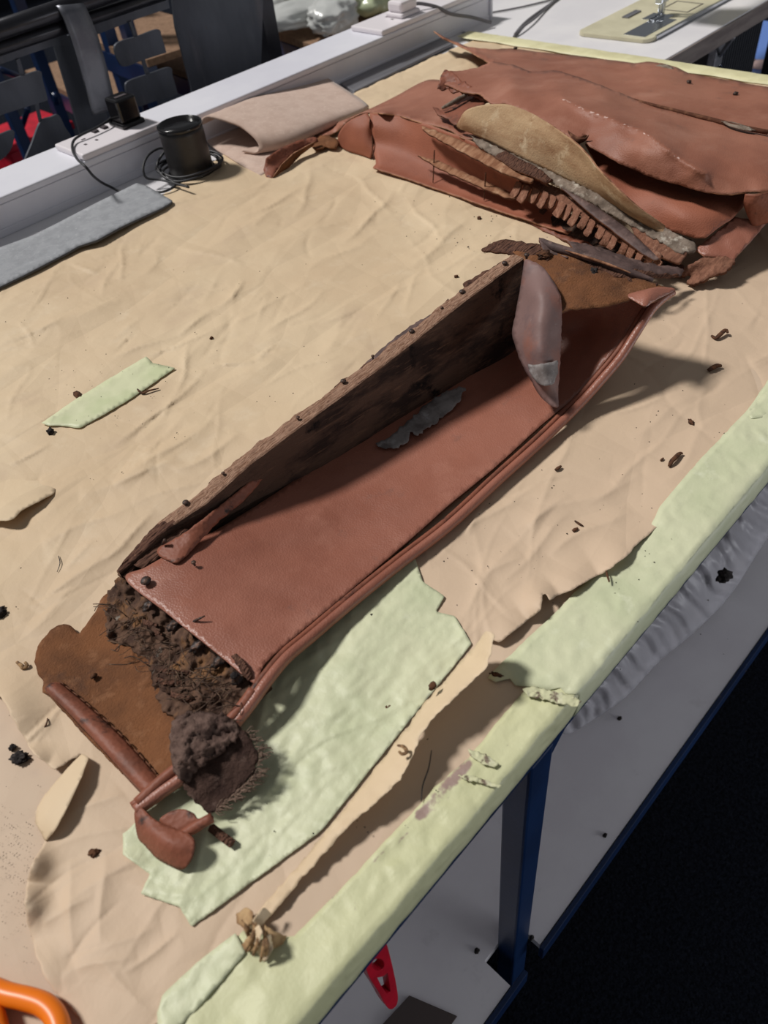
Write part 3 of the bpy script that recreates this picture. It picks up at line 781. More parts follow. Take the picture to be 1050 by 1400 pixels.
# torn grey lining stuck to the panel
o = sheet('torn_lining', [(516, 606, .0125), (530, 598, .0115), (548, 584, .0115), (572, 562, .0125), (600, 540, .0155), (622, 530, .0185), (637, 529, .0185), (632, 542, .0165), (616, 560, .0135), (596, 578, .0125), (584, 584, .0125), (572, 597, .0125), (562, 590, .0135), (556, 606, .0125), (540, 612, .0125), (524, 613, .0125)],
          M['lining'], parent=seat, step=4, thick=.0008, smooth=False, jag=3.4, jf=.22, seed=62, bumpy=.0016, bscale=60)
o['label'] = 'pale grey scrap of torn lining'
# wooden end piece under the nailed left edge
e0, e1 = tp(176, 796, .041), tp(346, 934, .0325)
def end_block(name, p, q, zt0, zt1, th, mt_, inset=0.0):
    d = np.array([q[0] - p[0], q[1] - p[1]]); d /= np.linalg.norm(d)
    nrm = np.array([-d[1], d[0]])
    if nrm[0] < 0: nrm = -nrm
    V = []; F = []
    n = 40
    for i in range(n):
        t = i / (n - 1)
        c = np.array([p[0], p[1]]) * (1 - t) + np.array([q[0], q[1]]) * t + nrm * inset
        z = zt0 * (1 - t) + zt1 * t
        j = lambda k: mnoise.fractal(Vector((t * 9, k, 1.3)), .8, 2, 4)
        a = c + nrm * (.0016 * j(1)); b2 = c + nrm * (.002 * j(2)); bk = c + nrm * th
        V += [(b2[0], b2[1], T + .006), (a[0], a[1], z - .004 + .001 * j(3)), (a[0] + nrm[0] * .001, a[1] + nrm[1] * .001, z - .0006), (bk[0], bk[1], z - .001), (bk[0], bk[1], T + .006)]
    for i in range(n - 1):
        for k in range(5):
            F.append((i * 5 + k, i * 5 + (k + 1) % 5, (i + 1) * 5 + (k + 1) % 5, (i + 1) * 5 + k))
    F.append((0, 1, 2, 3, 4)); F.append(tuple((n - 1) * 5 + k for k in (4, 3, 2, 1, 0)))
    return build(name, V, F, mt_, seat, False)
o = end_block('end_block', e0, e1, e0[2] - .002, e1[2] - .002, .012, M['wood_dark'], .001)
r0_, r1_ = tp(722, 352, .100), tp(905, 396, .082)


# suede side of the leather end flap, lying on the paper at the left
sheet('suede_flap', [(172, 800, .012), (152, 806, .011), (139, 818, .009), (132, 834, .008), (120, 850, .008), (108, 867, .008), (100, 858, .009), (90, 853, .010), (80, 855, .010), (70, 861, .010), (58, 873, .010), (50, 888, .010), (47, 905, .010), (52, 922, .010), (59, 930, .010), (58, 946, .010), (66, 950, .011),
                     (130, 1020, .011), (196, 1086, .012), (216, 1078, .014), (258, 1048, .016), (320, 1000, .022), (345, 945, .026), (300, 905, .022), (230, 850, .018)], M['suede'],
      ctrl=[(120, 940, .008), (170, 960, .008), (200, 1000, .009), (150, 880, .008), (250, 940, .016)], parent=seat, step=6, thick=.002, smooth=False, jag=1.1, jf=.12, edge=M['edge_dark'], seed=33, bumpy=.0012, back=M['leather'])['label'] = 'orange brown suede underside of the end flap'
# hem folded over along the flap's outer edge
V = []; F = []
ca = catmull(pxp([(66, 944, .012), (100, 976, .012), (140, 1018, .0125), (180, 1062, .013), (204, 1088, .013)]), 14)
cb = catmull(pxp([(84, 934, .0105), (118, 962, .0105), (158, 998, .011), (196, 1038, .012), (224, 1070, .013)]), 14)
nn = len(ca)
for i in range(nn):
    for k in range(9):
        t = k / 8
        p = ca[i] * (1 - t) + cb[i] * t
        out_ = (ca[i] - cb[i]); out_[2] = 0
        bul = math.sin(math.pi * (.15 + .85 * t)) if t > 0 else .45
        p = p + np.array([0, 0, .0068 * bul - (.006 if k == 0 else 0)]) + out_ * (.28 * (1 - t) ** 2 if k else .22)
        p = p + np.array([0, 0, .0006 * mnoise.noise(Vector(p) * 90)])
        V.append(p)
F = [(i * 9 + k, (i + 1) * 9 + k, (i + 1) * 9 + k + 1, i * 9 + k + 1) for i in range(nn - 1) for k in range(8)]
o = build('hem', V, F, [M['leather_dark']] * 3, seat)
s_ = o.modifiers.new('thickness', 'SOLIDIFY'); s_.thickness = .002; s_.offset = -1
o['label'] = 'reddish leather hem folded over along the outer edge of the flap'
# stitch marks along the hem
for i in range(15):
    t = (i + .5) / 15
    p = cb[int(t * (nn - 1))] + np.array([0, 0, .0022])
    d = cb[min(nn - 1, int(t * (nn - 1)) + 4)] - cb[max(0, int(t * (nn - 1)) - 4)]; d /= np.linalg.norm(d)
    tube('stitch', [p - d * .0035, p + np.array([0, 0, .0007]), p + d * .0035], .0006, M['edge_dark'], seat, 5, 2)

# rotten fibre between panel and flap
def rough(a, b):
    def f(pts, W):
        q = np.array([mnoise.fractal(Vector(p) * a, .7, 2.1, 5) for p in W])
        r_ = np.array([mnoise.ridged_multi_fractal(Vector(p) * a * 1.6, .8, 2.0, 4, 1.0, 2.0) for p in W])
        return b * (q + .25 * (r_ - 1))
    return f
o = sheet('rotten_fibre', [(162, 790, .036), (178, 800, .036), (230, 842, .034), (290, 890, .031), (340, 930, .028), (346, 944, .03), (330, 962, .028), (312, 980, .028), (280, 990, .026), (240, 985, .024), (222, 968, .017), (212, 946, .014), (204, 918, .014), (190, 898, .0145), (176, 884, .0145), (152, 876, .013), (142, 862, .013), (144, 838, .014), (146, 815, .016)],
          M['fibre'], ctrl=[(200, 850, .024), (240, 900, .024), (280, 940, .027), (180, 830, .027), (225, 930, .022)], parent=seat, step=3.2, thick=.003, smooth=False, jag=6, jf=.09, seed=34, hfun=rough(55, .0055))
o['label'] = 'crumbling dark brown fibre and glue along the left end'
# strands of fibre and hair
Vs = []; Fs = []
for i in range(110):
    a, b = rng.uniform(150, 335), 0
    t = (a - 150) / 185
    b = 812 + t * 140 + rng.uniform(-10, 62)
    if a > 240 and b > 985: b = 985
    p = tp(a, b, .02 + .012 * t + rng.uniform(0, .006))
    an = rng.normal(-.75, .7) + math.pi
    ln = rng.uniform(.006, .022)
    d = np.array([math.cos(an), math.sin(an), rng.uniform(-.2, .5)]) * ln
    sg = np.array([rng.normal(0, .003), rng.normal(0, .003), rng.uniform(0, .003)])
    VV, FF = tube_mesh([p, p + d * .5 + sg, p + d], rng.uniform(.00025, .0006), 4, 3)
    Fs += [tuple(x + len(Vs) for x in f) for f in FF]; Vs += VV.tolist()
o = build('fibre_strands', Vs, Fs, M['strand'], seat); o['kind'] = 'stuff'
# layered ridges of shredded board inside the fibre
for i, (a, b, dx, dy, h) in enumerate([(196, 846, 20, 14, .030), (202, 852, 18, 16, .029), (208, 858, 14, 16, .029), (214, 866, 10, 10, .029), (218, 914, 44, 8, .027), (216, 920, 42, 10, .026), (214, 927, 40, 11, .025), (222, 938, 30, 10, .026), (234, 946, 30, 14, .028)]):
    sheet('shredded_layer', [(a, b, h), (a + dx * .5, b + dy * .3, h + .003), (a + dx, b + dy * .6, h + .002), (a + dx * .95, b + dy * .6 + 6, h - .002), (a + dx * .5, b + dy * .3 + 8, h), (a - 2, b + 7, h - .003)], M['fibre' if i % 2 else 'wood_bark'], parent=seat, step=3, thick=.0012, smooth=False, jag=1.2, jf=.2, seed=70 + i)

# rounded lump of brown felt and the frayed cloth under it
def lump(name, c, r, mt_, parent, seed, amp=.25, sub=4, fr=30, rot=0):
    bm = bmesh.new()
    bmesh.ops.create_icosphere(bm, subdivisions=sub, radius=1)
    for v in bm.verts:
        n = v.co.normalized()
        d = 1 + amp * mnoise.fractal(n * 1.6 + Vector((seed, 0, 0)), .8, 2, 5) + amp * .35 * mnoise.fractal(n * 6 + Vector((seed, 4, 0)), .8, 2, 4)
        v.co = Vector((n.x * r[0] * d, n.y * r[1] * d, max(n.z * r[2] * d, -r[2] * .55)))
    bmesh.ops.rotate(bm, verts=bm.verts, matrix=Matrix.Rotation(rot, 3, 'Z'))
    for v in bm.verts: v.co += Vector(c)
    return from_bm(name, bm, mt_, parent, True)
o = sheet('frayed_cloth', [(318, 982, .034), (336, 1002, .032), (344, 1014, .030), (354, 1034, .026), (346, 1056, .024), (330, 1076, .020), (314, 1090, .016), (298, 1108, .013), (286, 1112, .013), (270, 1100, .015), (252, 1080, .018), (248, 1062, .022), (262, 1030, .030)],
          M['felt_dark'], ctrl=[(300, 1050, .024)], parent=seat, step=4, thick=.003, smooth=False, jag=2.4, jf=.2, seed=36, bumpy=.002, bscale=70)
o = sheet('felt_lump', [(234, 986, .034), (250, 976, .037), (276, 973, .039), (306, 977, .037), (322, 985, .036), (328, 1000, .034), (320, 1014, .036), (304, 1022, .038), (288, 1036, .036), (270, 1052, .032), (258, 1068, .027), (246, 1068, .026), (238, 1055, .027), (232, 1030, .030), (231, 1005, .032)],
          M['felt_brown'], ctrl=[(258, 998, .045), (282, 990, .043), (252, 1030, .042), (306, 996, .042), (272, 1016, .040), (286, 1012, .038)], parent=seat, step=3, thick=.004, smooth=False, jag=2.4, jf=.15, seed=35, hfun=rough(70, .006))
o['label'] = 'ragged lump of matted brown felt'
Vs = []; Fs = []
for i in range(140):
    t = rng.random()
    E_ = catmull([(336, 1002), (354, 1034), (340, 1066), (314, 1092), (286, 1113)], 12)
    a, b = E_[int(t * (len(E_) - 1))]
    p = tp(a, b, .030 - .017 * t)
    d = np.array([rng.uniform(.002, .009), rng.uniform(-.009, .001), rng.uniform(-.002, .004)])
    VV, FF = tube_mesh([p, p + d * .6 + rng.normal(0, .0008, 3), p + d], .00035, 4, 2)
    Fs += [tuple(x + len(Vs) for x in f) for f in FF]; Vs += VV.tolist()
o = build('frayed_threads', Vs, Fs, M['fray'], seat); o['kind'] = 'stuff'

# folded leather corner at the lower left end
sheet('leather_corner', [(184, 1112, .018), (192, 1104, .020), (206, 1116, .021), (222, 1126, .021), (244, 1134, .022), (258, 1140, .023), (266, 1150, .022), (264, 1168, .019), (256, 1184, .014), (246, 1189, .011), (228, 1182, .010), (212, 1172, .009), (198, 1156, .009), (188, 1144, .010)], M['leather_dark'],
      ctrl=[(225, 1150, .024), (205, 1136, .021), (245, 1162, .022)], parent=seat, step=4, thick=.003, jag=.6, seed=37, edge=M['edge_dark'], bumpy=.001)['label'] = 'folded leather corner with dark cracks'
sheet('leather_tab', [(218, 1122, .020), (232, 1110, .022), (250, 1106, .022), (264, 1112, .022), (270, 1120, .021), (286, 1114, .021), (291, 1120, .020), (280, 1132, .017), (262, 1142, .016), (240, 1136, .018)], M['leather_dark'], parent=seat, step=4, thick=.002, jag=.6, seed=38, edge=M['edge_dark'])
tube('leather_tab', pxp([(250, 1142, .016), (268, 1130, .020), (290, 1118, .021)]), .0036, M['leather_dark'], seat, 8, 4)

# right end: suede backed corner folded over, hanging flap, little folded tip
sheet('suede_corner', [(700, 344, .112), (720, 340, .113), (745, 336, .113), (775, 344, .111), (810, 356, .107), (850, 372, .102), (890, 386, .096), (924, 396, .090), (900, 410, .092), (882, 416, .093), (863, 409, .096), (845, 415, .095), (829, 419, .095), (800, 422, .095), (779, 423, .096), (766, 428, .095), (764, 412, .098), (758, 396, .103), (742, 372, .109), (716, 358, .112)],
      M['suede'], ctrl=[(800, 390, .106), (770, 370, .110)], parent=seat, step=5, thick=.002, smooth=False, jag=.9, jf=.1, seed=39, edge=M['edge_dark'], back=M['leather'], bumpy=.0018, bscale=35)['label'] = 'orange suede backed leather corner at the right end'
sheet('hanging_flap', [(716, 356, .1145), (728, 357, .117), (742, 365, .116), (756, 384, .112), (764, 398, .108), (768, 412, .102), (768, 440, .088), (767, 470, .072), (765, 510, .052), (763, 540, .038), (764, 556, .031), (756, 556, .031), (746, 549, .033), (737, 540, .036), (728, 524, .042), (717, 505, .048), (709, 488, .052), (703, 468, .060), (700, 455, .064), (704, 430, .075), (709, 405, .088), (713, 380, .102)],
      M['leather_grey'], ctrl=[(738, 400, .112), (736, 440, .096), (738, 480, .078), (744, 520, .056)], parent=seat, step=5, thick=.002, jag=.8, jf=.15, seed=40, edge=M['edge_dark'], bumpy=.0008)['label'] = 'greyed leather flap hanging into the trough'
sheet('flap_tip_patch', [(722, 498, .0585), (738, 498, .0715), (752, 496, .0695), (763, 492, .0665), (763, 510, .0585), (758, 524, .0545), (745, 528, .0565), (733, 522, .0525), (724, 510, .0545)], M['lining'], parent=seat, step=4, thick=.0006, smooth=False, jag=1.5, jf=.2, seed=41)
sheet('folded_tip', [(858, 403, .098), (880, 396, .1), (905, 392, .097), (924, 395, .092), (918, 400, .091), (902, 408, .094), (892, 414, .096), (882, 419, .097), (868, 412, .097)], M['leather'], ctrl=[(886, 405, .102)], parent=seat, step=4, thick=.0025, jag=.5, seed=42, edge=M['edge_dark'])

# nails
def nail(a, b, h, r=.0028, tall=.004):
    p = tp(a, b, h)
    bm = bmesh.new()
    bmesh.ops.create_cone(bm, cap_ends=True, segments=10, radius1=r * .45, radius2=r * .45, depth=tall, matrix=Matrix.Translation(Vector(p) + Vector((0, 0, tall / 2 - .001))))
    bmesh.ops.create_uvsphere(bm, u_segments=12, v_segments=6, radius=r, matrix=Matrix.Translation(Vector(p) + Vector((0, 0, tall - .001))) @ Matrix.Diagonal((1, 1, .55, 1)))
    return from_bm('nail', bm, M['iron'], seat, True)
def rail_h(a, b): return float(np.interp(a, RLX, RLH)) + .0005
for a, b, h, r in ((255, 690, .051, .0030), (306, 650, .057, .0018), (408, 574, .068, .002), (470, 524, .074, .0030), (510, 490, .079, .0018), (563, 456, .0875, .0030), (604, 424, .094, .0018), (632, 402, .0985, .0032), (690, 363, .108, .003), (201, 797, .0445, .0046), (266, 772, .0425, .0022), (720, 352, .117, .003)):
    nail(a, b, rail_h(a, b) if (a, b) not in ((201, 797), (266, 772), (720, 352)) else h, r)
tube('nail', pxp([(262, 852, .038), (270, 847, .043), (280, 842, .045)]), [.0014, .0011, .0006], M['iron'], seat, 6, 3)
tube('nail', pxp([(222, 744, .049), (226, 738, .054)]), [.0012, .0018], M['iron'], seat, 6, 3)
# iron strip remains on the end block
for i, (a, b, h) in enumerate([(206, 818, .037), (238, 846, .036), (272, 874, .034), (300, 896, .033), (328, 918, .031)]):
    lump('rust_scab', tuple(tp(a, b + 8, h)), (.007, .004, .003), M['iron'], seat, 5 + i, .5, 3)
sheet('torn_edge', [(316, 896, .040), (322, 893, .042), (334, 906, .041), (344, 922, .038), (340, 932, .034), (330, 920, .036)], M['wood_bark'], parent=seat, step=3, thick=.002, smooth=False, jag=1.6, jf=.2, seed=44)

# torn leather and board splinters behind the right end
for i, (pl, mt_, lb) in enumerate([
        ([(657, 342, .108), (676, 330, .112), (690, 327, .113), (715, 330, .114), (738, 334, .114), (752, 346, .113), (750, 356, .111), (735, 354, .111), (716, 350, .112), (690, 345, .111), (672, 343, .109)], 'wood_bark', 'brown shredded leather strip at the right end of the rail'),
        ([(736, 324, .115), (744, 327, .116), (760, 338, .113), (784, 346, .110), (776, 352, .111), (756, 348, .113), (742, 340, .115)], 'strip_dark', None),
        ([(776, 330, .085), (800, 333, .080), (840, 345, .068), (880, 358, .050), (935, 368, .030), (932, 378, .026), (900, 377, .040), (860, 372, .060), (820, 358, .078), (790, 345, .086)], 'strip_dark', None),
        ([(776, 344, .111), (820, 360, .107), (864, 378, .1), (900, 388, .095), (896, 393, .094), (856, 382, .101), (812, 366, .107), (780, 352, .110)], 'wood_bark', None),
        ([(860, 366, .060), (900, 374, .048), (930, 376, .034), (918, 382, .034), (884, 378, .05)], 'wood_bark', None)]):
    o = sheet('torn_strip', pl, M[mt_], parent=seat, step=4, thick=.0022, smooth=False, jag=2.0, jf=.12, seed=80 + i, bumpy=.002, bscale=60, edge=M['edge_dark'])
    if lb: o['label'] = lb

tube('curled_strip', pxp([(740, 329, .115), (758, 338, .116), (786, 346, .114), (820, 357, .110), (856, 371, .104), (893, 383, .097)]), [.003, .0045, .0042, .0040, .0045, .002], M['strip_dark'], seat, 8, 5)
tube('curled_strip', pxp([(772, 342, .117), (800, 351, .115), (830, 361, .111), (862, 373, .106)]), [.0006, .0014, .0014, .0006], M['suede_pale'], seat, 6, 4)
# ------------------------------------------------------------------ pile of leather covers at the far right
LP = dict(edge=M['suede_pale'], back=M['suede'])
# back hide, lowest at the far edge of the bench
back_hide = sheet('leather_hide', [(593, 42, .040), (606, 50, .034), (640, 64, .016), (660, 66, .010), (700, 66, .010), (780, 76, .012), (868, 86, .016), (884, 84, .024), (905, 86, .028), (925, 92, .026), (945, 101, .018), (1000, 110, .016), (1080, 124, .016), (1300, 160, .016), (1320, 240, .03), (1080, 214, .05), (1000, 190, .055), (860, 150, .06), (760, 125, .06), (690, 98, .055), (672, 88, .05), (640, 68, .046), (606, 52, .042)],
                  M['leather_pile'], ctrl=[(800, 100, .035), (950, 130, .035), (1050, 150, .035), (720, 85, .03)], step=6, thick=.002, smooth=False, jag=.7, seed=101, bumpy=.003, bscale=14, **LP)
tag(back_hide, 'faded tan leather hide at the far bench end with a torn hole', 'leather')
o = sheet('torn_hole', [(893, 92, .0285), (902, 88, .030), (914, 89, .030), (922, 94, .0285), (912, 97, .028), (898, 96, .0275)], M['wadding'], parent=back_hide, step=3, thick=.001, smooth=False, jag=.8, seed=102)
o['label'] = 'torn hole with pale wadding'
for i, (a, b, h) in enumerate([(942, 112, .030), (1006, 128, .03), (705, 66, .013)]):
    lump('tack', tuple(tp(a, b, h)), (.005, .004, .003), M['iron'], back_hide, 90 + i, .4, 2)

# folded cover at the left of the pile: top, curled front face, left fold
cover = thing('leather_cover', tuple(tp(590, 200, .004)), 'folded tan leather cover with a concave front face, left side of the leather pile', 'leather')
sheet('cover_top', [(436, 190, .008), (462, 178, .014), (474, 166, .046), (487, 158, .058), (503, 154, .063), (541, 157, .066), (578, 168, .070), (612, 176, .074), (640, 190, .074), (680, 176, .082), (660, 140, .075), (630, 118, .060), (598, 109, .045), (577, 112, .034), (540, 132, .022), (505, 149, .016), (480, 160, .010), (450, 172, .006), (434, 182, .006)],
      M['leather_pile'], ctrl=[(560, 140, .050), (600, 145, .06), (520, 148, .048)], parent=cover, step=5, thick=.002, seed=103, bumpy=.002, bscale=18, **LP)
loft('cover_front', [[(506, 155, .063), (505, 172, .050), (507, 195, .026), (514, 222, .0115), (510, 230, .0105)], [(541, 157, .066), (545, 178, .050), (552, 208, .024), (556, 234, .0115), (548, 242, .0105)], [(578, 168, .070), (584, 192, .050), (593, 226, .022), (600, 250, .0115), (592, 257, .0105)],
                     [(628, 186, .074), (634, 212, .050), (642, 242, .022), (650, 268, .0115), (640, 274, .0105)], [(672, 205, .075), (678, 232, .050), (686, 258, .022), (694, 284, .0115), (686, 290, .0105)], [(712, 226, .070), (722, 250, .046), (734, 276, .020), (742, 300, .0115), (734, 306, .0105)], [(760, 262, .05), (768, 280, .03), (778, 302, .015), (784, 314, .0115), (776, 320, .0105)]],
     M['leather_inner'], cover, .002, 5, M['suede_pale'], .0012)
loft('cover_fold', [[(462, 198, .006), (464, 182, .028), (477, 166, .050), (503, 154, .0635)], [(474, 206, .0055), (478, 190, .026), (488, 174, .046), (505, 160, .060)], [(494, 212, .0055), (496, 196, .026), (501, 178, .045), (506, 164, .059)], [(507, 217, .0055), (510, 206, .018), (508, 184, .038), (505, 168, .056)]],
     M['leather_inner'], cover, .002, 6, M['edge_dark'])
for i, (a, b, c, d) in enumerate([(506, 156, 511, 219), (594, 205, 592, 250), (664, 236, 662, 274)]):
    tube('crack', [tp(a + (c - a) * t, b + (d - b) * t, float(np.interp(b + (d - b) * t, [b - 20, d + 6], [.075, .006]))) for t in np.linspace(0, 1, 7)], [.0010, .0012, .001, .0012, .0009, .001, .0006], M['edge_dark'], cover, 5, 2)
sheet('torn_tongue', [(428, 190, .010), (446, 184, .014), (462, 190, .016), (460, 202, .012), (444, 200, .012), (432, 204, .012), (424, 198, .012)], M['suede'], parent=cover, step=4, thick=.002, smooth=False, jag=2, jf=.15, seed=105)
# curled dark sliver lying in front of the beige cloth
sl = thing('leather_sliver', tuple(tp(395, 220, .005)), 'curled dark brown leather sliver in front of the beige cloth', 'leather')
sheet('outer_face', [(360, 232, .010), (364, 216, .026), (384, 202, .030), (408, 192, .030), (430, 187, .026), (436, 192, .022), (416, 202, .018), (396, 216, .014), (380, 232, .008), (373, 244, .006), (364, 242, .006)], M['leather_dark'], parent=sl, step=4, thick=.002, smooth=False, jag=.8, seed=106, edge=M['suede_pale'])
sheet('inner_face', [(374, 243, .006), (384, 226, .016), (402, 210, .020), (420, 200, .022), (432, 194, .022), (428, 200, .012), (412, 212, .008), (396, 228, .006)], M['suede'], parent=sl, step=4, thick=.002, smooth=False, jag=.8, seed=107, edge=M['suede_pale'])

# long tan slivers on the cover's front face
for i, (pl, mt_, lb) in enumerate([
        ([(576, 172, .074), (600, 180, .076), (640, 196, .078), (690, 222, .074), (730, 244, .068), (726, 250, .066), (686, 236, .070), (640, 212, .073), (606, 194, .074), (582, 180, .073)], 'sliver', 'tan suede sliver lying along the top edge of the folded cover'),
        ([(571, 212, .040), (600, 220, .040), (650, 242, .036), (700, 264, .032), (706, 272, .030), (690, 270, .030), (640, 248, .034), (600, 230, .037)], 'sliver', 'narrow pale sliver sticking out across the concave cover face'),
        ([(648, 186, .078), (690, 206, .082), (740, 232, .076), (756, 246, .070), (748, 250, .068), (700, 230, .074), (660, 204, .076)], 'wood_bark', 'brown fibre sliver just in front of the golden suede panel')]):
    o = sheet('leather_sliver', pl, M[mt_], step=4, thick=.0025, smooth=False, jag=1.2, jf=.12, seed=110 + i, edge=M['edge_dark'], bumpy=.0005, bscale=40)
    tag(o, lb, 'sliver')

# torn fringed board with hanging tongues
fr = thing('fringed_board', tuple(tp(850, 320, .01)), 'brown board strip torn into a fringe in front of the golden suede panel', 'board')
sheet('board_strip', [(716, 238, .056), (740, 246, .056), (773, 262, .054), (800, 276, .050), (840, 306, .046), (870, 330, .042), (905, 346, .038), (904, 356, .034), (880, 352, .034), (860, 340, .036), (836, 322, .040), (806, 302, .044), (780, 284, .047), (750, 266, .049), (722, 256, .050), (708, 250, .052)],
      M['fringe'], parent=fr, step=4, thick=.003, smooth=False, jag=1.0, jf=.15, seed=120, bumpy=.0008, bscale=60)
sheet('board_strip', [(862, 306, .048), (884, 312, .046), (908, 330, .042), (940, 346, .036), (930, 360, .032), (906, 352, .034), (884, 336, .038), (868, 320, .042)], M['fringe'], parent=fr, step=4, thick=.003, smooth=False, jag=1.0, jf=.15, seed=121, bumpy=.0008, bscale=60)
sheet('gap_shade_sheet', [(700, 262, .018), (740, 276, .020), (800, 300, .020), (860, 336, .018), (910, 356, .016), (930, 372, .012), (890, 366, .010), (830, 344, .010), (770, 316, .010), (720, 290, .010)], M['wood_dark'], parent=fr, step=6, thick=.003, smooth=False, jag=1.5, seed=122, bumpy=.002, bscale=50)  # dark sheet laid in as the shade between the fringe tongues
tb = [(706, 250), (717, 254), (729, 258), (743, 263), (753, 268), (765, 276), (775, 281), (786, 286), (797, 294), (807, 302), (820, 310), (829, 316), (838, 322), (851, 333), (860, 338), (872, 346), (884, 352), (896, 355)]
for i, (a, b) in enumerate(tb):
    wd = 9.2 + (i % 3) * .7
    ln = (20, 24, 19, 22, 16, 21)[i % 6] * (1 if i < 13 else .72)
    h0 = float(np.interp(a, [700, 900], [.053, .036]))
    tw = rng.uniform(-.003, .003)
    x2, y2 = -ln * .5, ln * .86
    o = sheet('tongue', [(a, b - 3, h0 + .003), (a + wd * .84, b - 3 + wd * .5, h0 + .003), (a + wd * .84 + x2 * .6, b + wd * .5 + y2 * .6, h0 - .006 + tw), (a + wd * .74 + x2, b + wd * .4 + y2, h0 - .012 + tw), (a + wd * .4 + x2, b + wd * .3 + y2 * .92, h0 - .011), (a + x2 * .98, b + y2 * .9, h0 - .011 - tw), (a + x2 * .5, b + y2 * .5, h0 - .005)], M['fringe'],
              parent=fr, step=4, thick=.0022, smooth=False, jag=.7, jf=.3, seed=130 + i, edge=M['edge_dark'])
    o.data.polygons.foreach_set('use_smooth', [False] * len(o.data.polygons))
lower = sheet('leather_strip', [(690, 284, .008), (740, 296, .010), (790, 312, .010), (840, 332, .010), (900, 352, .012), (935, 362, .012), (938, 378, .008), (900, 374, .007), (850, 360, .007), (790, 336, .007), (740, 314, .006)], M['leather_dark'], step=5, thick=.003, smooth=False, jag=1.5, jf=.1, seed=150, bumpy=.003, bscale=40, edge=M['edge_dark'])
tag(lower, 'dark leather strip on the paper under the torn fringe', 'leather')
o = sheet('leather_strip', [(764, 254, .064), (786, 266, .063), (810, 279, .061), (834, 295, .057), (856, 311, .053), (879, 332, .048), (902, 354, .043), (896, 357, .040), (878, 346, .043), (856, 330, .048), (834, 312, .053), (808, 292, .057), (784, 272, .060)], M['strip_dark'], step=4, thick=.0025, smooth=False, jag=.8, seed=151, edge=M['edge_dark'])
tag(o, 'dark greyed strip slanting across the torn fringe', 'leather')
o = sheet('board_chunk', [(938, 364, .024), (962, 352, .032), (990, 350, .034), (1006, 356, .032), (992, 372, .026), (972, 378, .020), (948, 390, .012), (938, 386, .010), (944, 378, .014), (930, 376, .014)], M['fringe'], step=4, thick=.004, smooth=False, jag=1.8, jf=.2, seed=152, bumpy=.002, bscale=60, edge=M['edge_dark'])
tag(o, 'ragged brown board chunk at the near right tip of the leather pile', 'board')

# golden suede panel rolled up at its upper edge, with a grey wadding strip
gold = thing('suede_panel', tuple(tp(770, 220, .03)), 'golden suede panel standing curled in the middle of the leather pile', 'suede')
loft('suede_face', [[(625, 170, .086), (625, 172, .085), (626, 174, .084), (628, 176, .083)], [(640, 150, .112), (640, 160, .104), (643, 172, .094), (650, 184, .083)], [(678, 142, .124), (682, 158, .112), (688, 180, .096), (694, 206, .076)], [(712, 148, .126), (718, 170, .112), (724, 194, .094), (730, 224, .070)],
                    [(750, 168, .123), (754, 190, .108), (758, 214, .088), (764, 240, .066)], [(792, 199, .116), (794, 216, .100), (798, 238, .082), (800, 258, .062)], [(822, 234, .104), (824, 246, .092), (828, 262, .076), (832, 276, .058)], [(860, 272, .084), (860, 280, .076), (864, 290, .066), (870, 300, .052)], [(896, 299, .062), (894, 304, .058), (898, 310, .052), (904, 318, .046)], [(914, 312, .048), (914, 314, .047), (916, 318, .045), (920, 322, .044)]],
     M['suede_gold'], gold, .002, 5, M['suede_pale'], .0008)
o = sheet('wadding_strip', [(640, 183, .088), (690, 206, .082), (740, 228, .074), (793, 253, .067), (850, 281, .058), (916, 313, .050), (950, 330, .042), (954, 342, .038), (930, 345, .038), (879, 316, .046), (810, 277, .058), (750, 248, .066), (700, 226, .073), (655, 200, .080)], M['wadding'], parent=gold, step=4, thick=.004, smooth=False, jag=2.2, jf=.2, seed=153, hfun=rough(60, .0016))
o['label'] = 'grey fluffy wadding strip'

# inner leather under the top hide, and the flap at the near right
inner = sheet('leather_piece', [(800, 196, .082), (840, 206, .080), (890, 226, .076), (950, 242, .074), (1000, 252, .072), (1030, 268, .068), (1000, 300, .062), (982, 312, .056), (966, 325, .050), (950, 326, .048), (916, 316, .048), (880, 296, .056), (850, 268, .068), (822, 236, .078)], M['leather_inner'], ctrl=[(900, 258, .079), (950, 282, .075), (930, 300, .065), (980, 292, .070)], step=5, thick=.002, smooth=False, jag=.6, seed=154, **LP)
tag(inner, 'smooth reddish leather panel showing between golden suede and top hide', 'leather')
rflap = sheet('leather_flap', [(1004, 296, .058), (1026, 300, .056), (1046, 296, .056), (1048, 306, .050), (1030, 326, .042), (1012, 346, .034), (1002, 357, .030), (986, 352, .032), (962, 350, .034), (950, 342, .036), (966, 328, .044), (986, 312, .052)], M['leather'], step=4, thick=.0025, smooth=False, jag=1.2, jf=.12, seed=155, bumpy=.002, **LP)
tag(rflap, 'torn reddish leather flap at the near right corner of the pile', 'leather')

